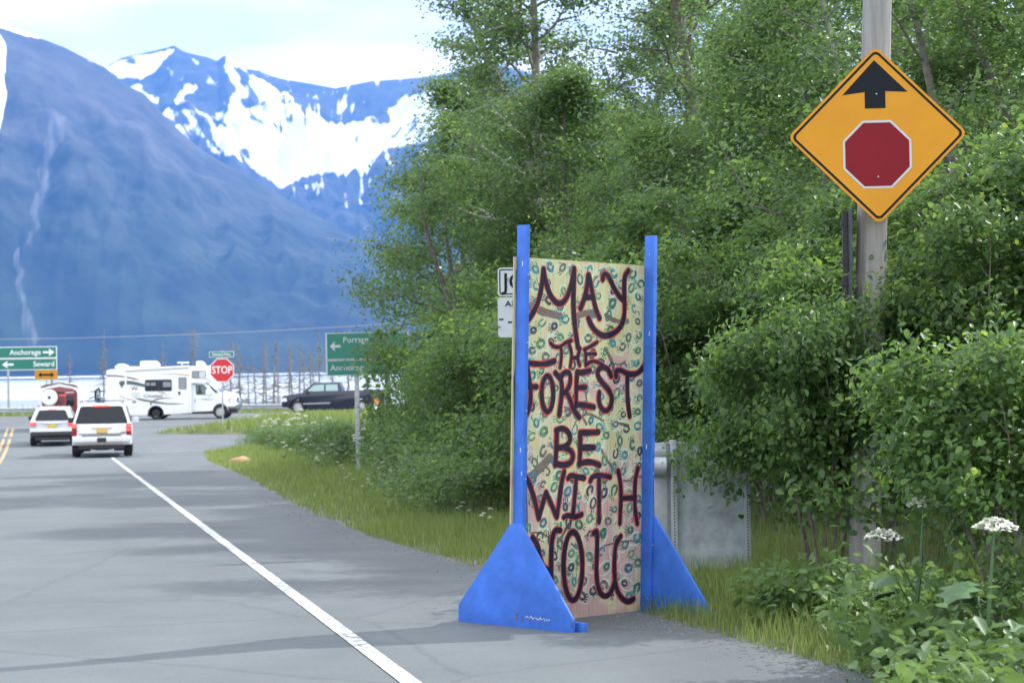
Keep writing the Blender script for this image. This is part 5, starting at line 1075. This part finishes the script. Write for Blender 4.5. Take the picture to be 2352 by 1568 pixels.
# umbel flowers
def cowparsnip(name, seed, H, nh, leafr, big):
    rd = random.Random(seed); rg = np.random.default_rng(seed); e = thing(name, 'x', 'wildflower'); T = MB(); heads = []
    P, Rd = woody(rd, (0, 0, -.05), (0, 0, 1), H*.9, .014*H+.003, 6, .05); T.tube(P, [r_*.8+.003 for r_ in Rd], 6)
    for k in range(nh):
        Q, Rq = woody(rd, P[3+k % 3], (math.cos(k*2.2), math.sin(k*2.2), 1.6), H*.35*rd.uniform(.7, 1.1), .008, 4, .1); T.tube(Q, Rq, 5); heads.append(Q[-1])
    heads.append(P[-1]); T.build('stem', Mherb2, e, smooth=True)
    for h in heads:
        rh = .085*rd.uniform(.7, 1.15)*big; n = int(170*min(1, big)); a = rg.uniform(0, 6.28, n); r_ = rh*np.sqrt(rg.random(n)); C = np.stack([h[0]+r_*np.cos(a), h[1]+r_*np.sin(a), h[2]+.03-.5*r_**2/rh+rg.normal(0, .004, n)], 1)
        V, F = leaves(C, np.tile([0, 0, 1.5], (n, 1)), np.full(n, .022*big**.5)*rg.uniform(.7, 1.3, n), .95, .1, rg)
        mesh_np('flower_head', V, F, Mflower, e)
    for k in range(leafr):
        a = k*2.4+rd.uniform(-.4, .4); z = H*(.2+.45*k/leafr); L_ = rd.uniform(.15, .25)*min(1, H); Q = []
        base = Vector((math.cos(a)*.12, math.sin(a)*.12, z+.05)); out = Vector((math.cos(a), math.sin(a), -.15)); sd = Vector((-math.sin(a), math.cos(a), 0)); lf = MB()
        outl = [(0, 0), (.1, .34), (.22, .18), (.34, .5), (.5, .26), (.66, .4), (.76, .16), (1, 0)]
        up = [base+out*(L_*u)+sd*(L_*v)+Vector((0, 0, -.1*L_*v-L_*.25*u*u)) for u, v in outl]; dn = [base+out*(L_*u)-sd*(L_*v)+Vector((0, 0, -.1*L_*v-L_*.25*u*u)) for u, v in outl[1:-1]]
        mid = [base+out*(L_*u)+Vector((0, 0, .03*L_-L_*.25*u*u)) for u, v in outl[1:-1]]
        vs_ = up+dn+mid; nU = len(up); nD = len(dn); f_ = []
        for i in range(len(outl)-1):
            ml = nU+nD+i-1 if i > 0 else 0; mr_ = nU+nD+i if i < nD else nU-1
            f_.append(tuple(dict.fromkeys((i, ml, mr_, i+1)))); dl = nU+i-1 if i > 0 else 0; dr_ = nU+i if i < nD else nU-1; f_.append(tuple(dict.fromkeys((ml, dl, dr_, mr_))))
        f_ = [f for f in f_ if len(f) > 2]; lf.add(vs_, f_); lf.tube([(0, 0, z*.8), base], .005, 4); lf.build('leaf', Mherb2, e)
    return e
Mherb2 = mat('parsnip_green', (.04, .095, .028), .55, nscale=9, namp=.25)
f1 = cowparsnip('cow_parsnip', 61, 1.25, 1, 5, 1.7); f2 = cowparsnip('cow_parsnip', 62, 1.1, 0, 5, 1.6); f3 = cowparsnip('cow_parsnip', 63, .95, 3, 3, 1.0)
def pl(o, px, py, d, lab, first=False, H=1.25, s=None, grp='white umbel wildflowers'):
    x = X(px, d); g_ = gh(x, d); zt_ = at(px, py, d).z-g_; q = o if first else copy_tree(o); k = max(.35, zt_/H) if s is None else s; q.location = (x, d, g_); q.scale = (k, k, k); q.rotation_euler = (0, 0, px*.7); q['label'] = lab; q['group'] = grp; return q
pl(f1, 2078, 1118, 10.4, 'cow parsnip with large white flower head just right of the pole foot', True, 1.16)
pl(f2, 2245, 1165, 9.3, 'cow parsnip with the broadest white flower head, near the right edge', True, 1.02)
pl(f1, 1010, 1175, 24.5, 'white-headed cow parsnip in the grass left of the painted board', False)
UI, UV = [], []
for i, (px, py, d) in enumerate([(640, 975, 66), (690, 960, 58), (715, 985, 54), (700, 1000, 52), (620, 1000, 62), (760, 1000, 47), (655, 1015, 53), (820, 985, 44), (865, 985, 43), (850, 970, 48), (905, 1000, 39), (730, 1040, 43), (780, 1060, 38), (800, 1095, 34), (880, 1060, 34), (930, 1110, 30), (675, 950, 64), (740, 960, 56), (985, 1130, 27), (600, 955, 70), (628, 962, 67), (648, 948, 63), (700, 940, 60), (722, 975, 53), (775, 1000, 47), (1060, 1165, 23.5), (840, 1140, 31), (790, 975, 52), (835, 1005, 41), (770, 1020, 44), (440, 998, 87.5), (480, 993, 88.5), (520, 992, 88), (540, 988, 90), (1115, 1190, 21.5)]):
    q_ = pl(f3, px, py, d, 'small white umbel flower among the weeds of the verge' if d < 80 else 'small white umbel flower on the grass island', i == 0, .95); (UI if 500 > px or (px <= 540 and d > 80) else UV).append(q_)
ordlab(UI, 'small white umbel flower on the grass island'); ordlab(UV, 'small white umbel flower among the verge weeds')
# broad-leaved herbs at bottom right
def herb(seed, H, n, name='broadleaf_plant'):
    rd = random.Random(seed); e = thing(name, 'x', 'plant')
    rg = np.random.default_rng(seed); T = MB(); C = []; 
    for k in range(16):
        a = k*2.4; P, Rd = woody(rd, (0, 0, -.05), (math.cos(a)*.7, math.sin(a)*.7, 1), H*rd.uniform(.6, 1), .008, 5, .1, .03); T.tube(P, Rd, 4); C += [tuple(p) for p in P[2:]]
    T.build('stem', Mherb2, e); C = np.array(C); idx = rg.integers(0, len(C), n); C = C[idx]+rg.normal(0, .09, (n, 3)); C[:, 2] = np.maximum(C[:, 2], .03)
    V, F = leaves(C, np.tile([0, 0, 1.1], (n, 1)),   .08*rg.uniform(.6, 1.35, n), .6, .35, rg, 6); mesh_np('foliage', V, F, Mherb, e, None and {}, ) if False else mesh_np('foliage', V, F, Mherb, e, {'tint': np.repeat(np.clip(rg.normal(.4, .2, n), 0, 1), 6)}); return e
h1 = herb(71, .58, 900); first = True; HL = []
for i, (px, d) in enumerate([(2300, 8.3), (2200, 9.0), (2120, 9.9), (2350, 9.4), (2260, 10.2), (2040, 10.8), (2170, 10.9), (2330, 10.9), (1990, 11.9), (2090, 11.6), (2240, 11.5), (2380, 8.0), (2310, 7.4), (1930, 12.9), (1830, 13.0), (2030, 12.6), (2250, 7.9), (2400, 8.9)]):
    q_ = place(h1, px, d, 'broad-leaved green plant in the lush clump at the bottom right', i*1.9, .8+.3*((i*7) % 5)/5, None, 'broad-leaved plants at the bottom right', first); first = False; HL.append(q_)
ordlab(HL, 'broad-leaved green plant in the clump at the bottom right')

# grass: nobody could count it
def grass(name, n, region, h0, w0, seed, lab, bend=.35, hfun=None):
    rg = np.random.default_rng(seed); X_ = []; 
    while len(X_) < n:
        p = region(rg)
        if p is not None: X_.append(p)
    P = np.array(X_); z = np.array([(hfun or gh)(a, b) for a, b in P[:, :2]]); H = h0*rg.uniform(.35, 1.25, n)*P[:, 2]; a = rg.uniform(0, 6.28, n); b = rg.uniform(0, 6.28, n); wv = w0*rg.uniform(.6, 1.4, n)
    B = np.stack([P[:, 0], P[:, 1], z-.02], 1); sd = np.stack([np.cos(a), np.sin(a), 0*a], 1)*wv[:, None]; bd = np.stack([np.cos(b), np.sin(b), 0*a], 1)*(H*bend*rg.uniform(.2, 1.3, n))[:, None]; up = np.stack([0*a, 0*a, H], 1)
    V = np.stack([B-sd, B+sd, B+up*.55+bd*.3-sd*.7, B+up*.55+bd*.3+sd*.7, B+up+bd], 1).reshape(-1, 3); k = np.arange(n)[:, None]*5
    F = np.concatenate([k+np.array([[0, 1, 3]]), k+np.array([[0, 3, 2]]), k+np.array([[2, 3, 4]])]); tint = np.repeat(np.clip(rg.normal(.4, .25, n), 0, 1), 5)
    tag(mesh_np(name, V, F, Mgrass, None, {'tint': tint}), lab, 'grass', kind='stuff')
def near(rg):
    y = 8.5+16*rg.random()**1.2; e = abs(rg.normal(0, 1.3)) if rg.random() < .6 else 4.5*rg.random(); x = xedge(y)+e+.12*nz2(0, y, .9)-.03
    d_ = nz2(x, y, .8)
    if rg.random() > .62+.9*d_+min(e, 1)*.5: return None
    return (x, y, min(1, .5+e*.6)*(1+.3*d_))
def midg(rg):
    y = 24+52*rg.random(); e = abs(rg.normal(0, 2.2)); x = xedge(y)+e+.15*nz2(0, y, .6)
    if y > 72 and x < -11+(y-72)*3: return None
    if y > 75.5: return None
    return (x, y, min(1, .35+e*.4)*(1+.4*nz2(x, y, .5)))
grass('grass', 66000, near, .26, .0035, 81, 'tall green and straw grass on the near verge')
grass('grass', 36000, midg, .27, .009, 82, 'yellow-green grass along the verge farther down the road')
def isl(rg):
    y = 86.3+13*rg.random(); x = -16+26*rg.random()
    t_ = (x+16.2); lo, hi = isl_span(x)
    return (x, y, .4+.6*min(1, t_/6)) if lo+.2 < y < hi-.2 else None
grass('grass', 17000, isl, .42, .022, 83, 'green grass on the traffic island', hfun=hisl)
def bank(rg):
    y = 125.2+10*rg.random(); return (-34+46*rg.random(), y, .6+.4*rg.random())
grass('grass', 15000, bank, .85, .03, 84, 'green grass bank beyond the guardrail')
def front(rg):
    y = 122.2+2*rg.random(); return (-34+46*rg.random(), y, .5+.5*rg.random())
grass('grass', 6000, front, .3, .02, 85, 'short green grass strip before the guardrail')
# grey-brown marsh sedge under the dead spruces
# rocks, gravel
def rockmesh(seed, s):
    bm = bmesh.new(); bmesh.ops.create_icosphere(bm, subdivisions=3, radius=1)
    for v in bm.verts: v.co *= 1+.28*noise.noise(v.co*1.4+Vector((seed, 0, 0)))+.1*noise.noise(v.co*4); v.co.x *= s[0]; v.co.y *= s[1]; v.co.z *= s[2]
    me = bpy.data.meshes.new('rock'); bm.to_mesh(me); bm.free(); return me
me = rockmesh(3, (.35, .28, .17)); me.materials.append(Mrock); o = bpy.data.objects.new('rock', me); COL.objects.link(o); p = at(552, 1062, 56); o.location = (p.x, 56, gh(p.x, 56)+.02); tag(o, 'orange-tan rock lying in the verge grass', 'rock')
me = rockmesh(5, (.02, .02, .012)); me.materials.append(mat('gravel_stone', (.17, .17, .165), .95)); 
rgg = np.random.default_rng(9); cnt = 4200; base = np.array([v.co[:] for v in rockmesh(6, (1, .8, .5)).vertices]); 
bm = bmesh.new(); bmesh.ops.create_icosphere(bm, subdivisions=1, radius=1); bv = np.array([v.co[:] for v in bm.verts]); bf = np.array([[v.index for v in f.verts] for f in bm.faces]); bm.free()
yy_ = 8+26*rgg.random(cnt)**1.4; xx_ = np.array([xedge(y) for y in yy_])+rgg.normal(.0, .22, cnt); zz_ = np.array([max(gh(a, b), zr(b)+.012) for a, b in zip(xx_, yy_)]); sz_ = np.exp(rgg.normal(math.log(.0055), .4, cnt))
V = bv[None]*sz_[:, None, None]*rgg.uniform(.6, 1.2, (cnt, 1, 3))+np.stack([xx_, yy_, zz_+sz_*.2], 1)[:, None]; F = (bf[None]+(np.arange(cnt)*len(bv))[:, None, None]).reshape(-1, 3)
tag(mesh_np('gravel', V.reshape(-1, 3), F, me.materials[0]), 'loose grey gravel along the asphalt edge', 'gravel', kind='stuff')
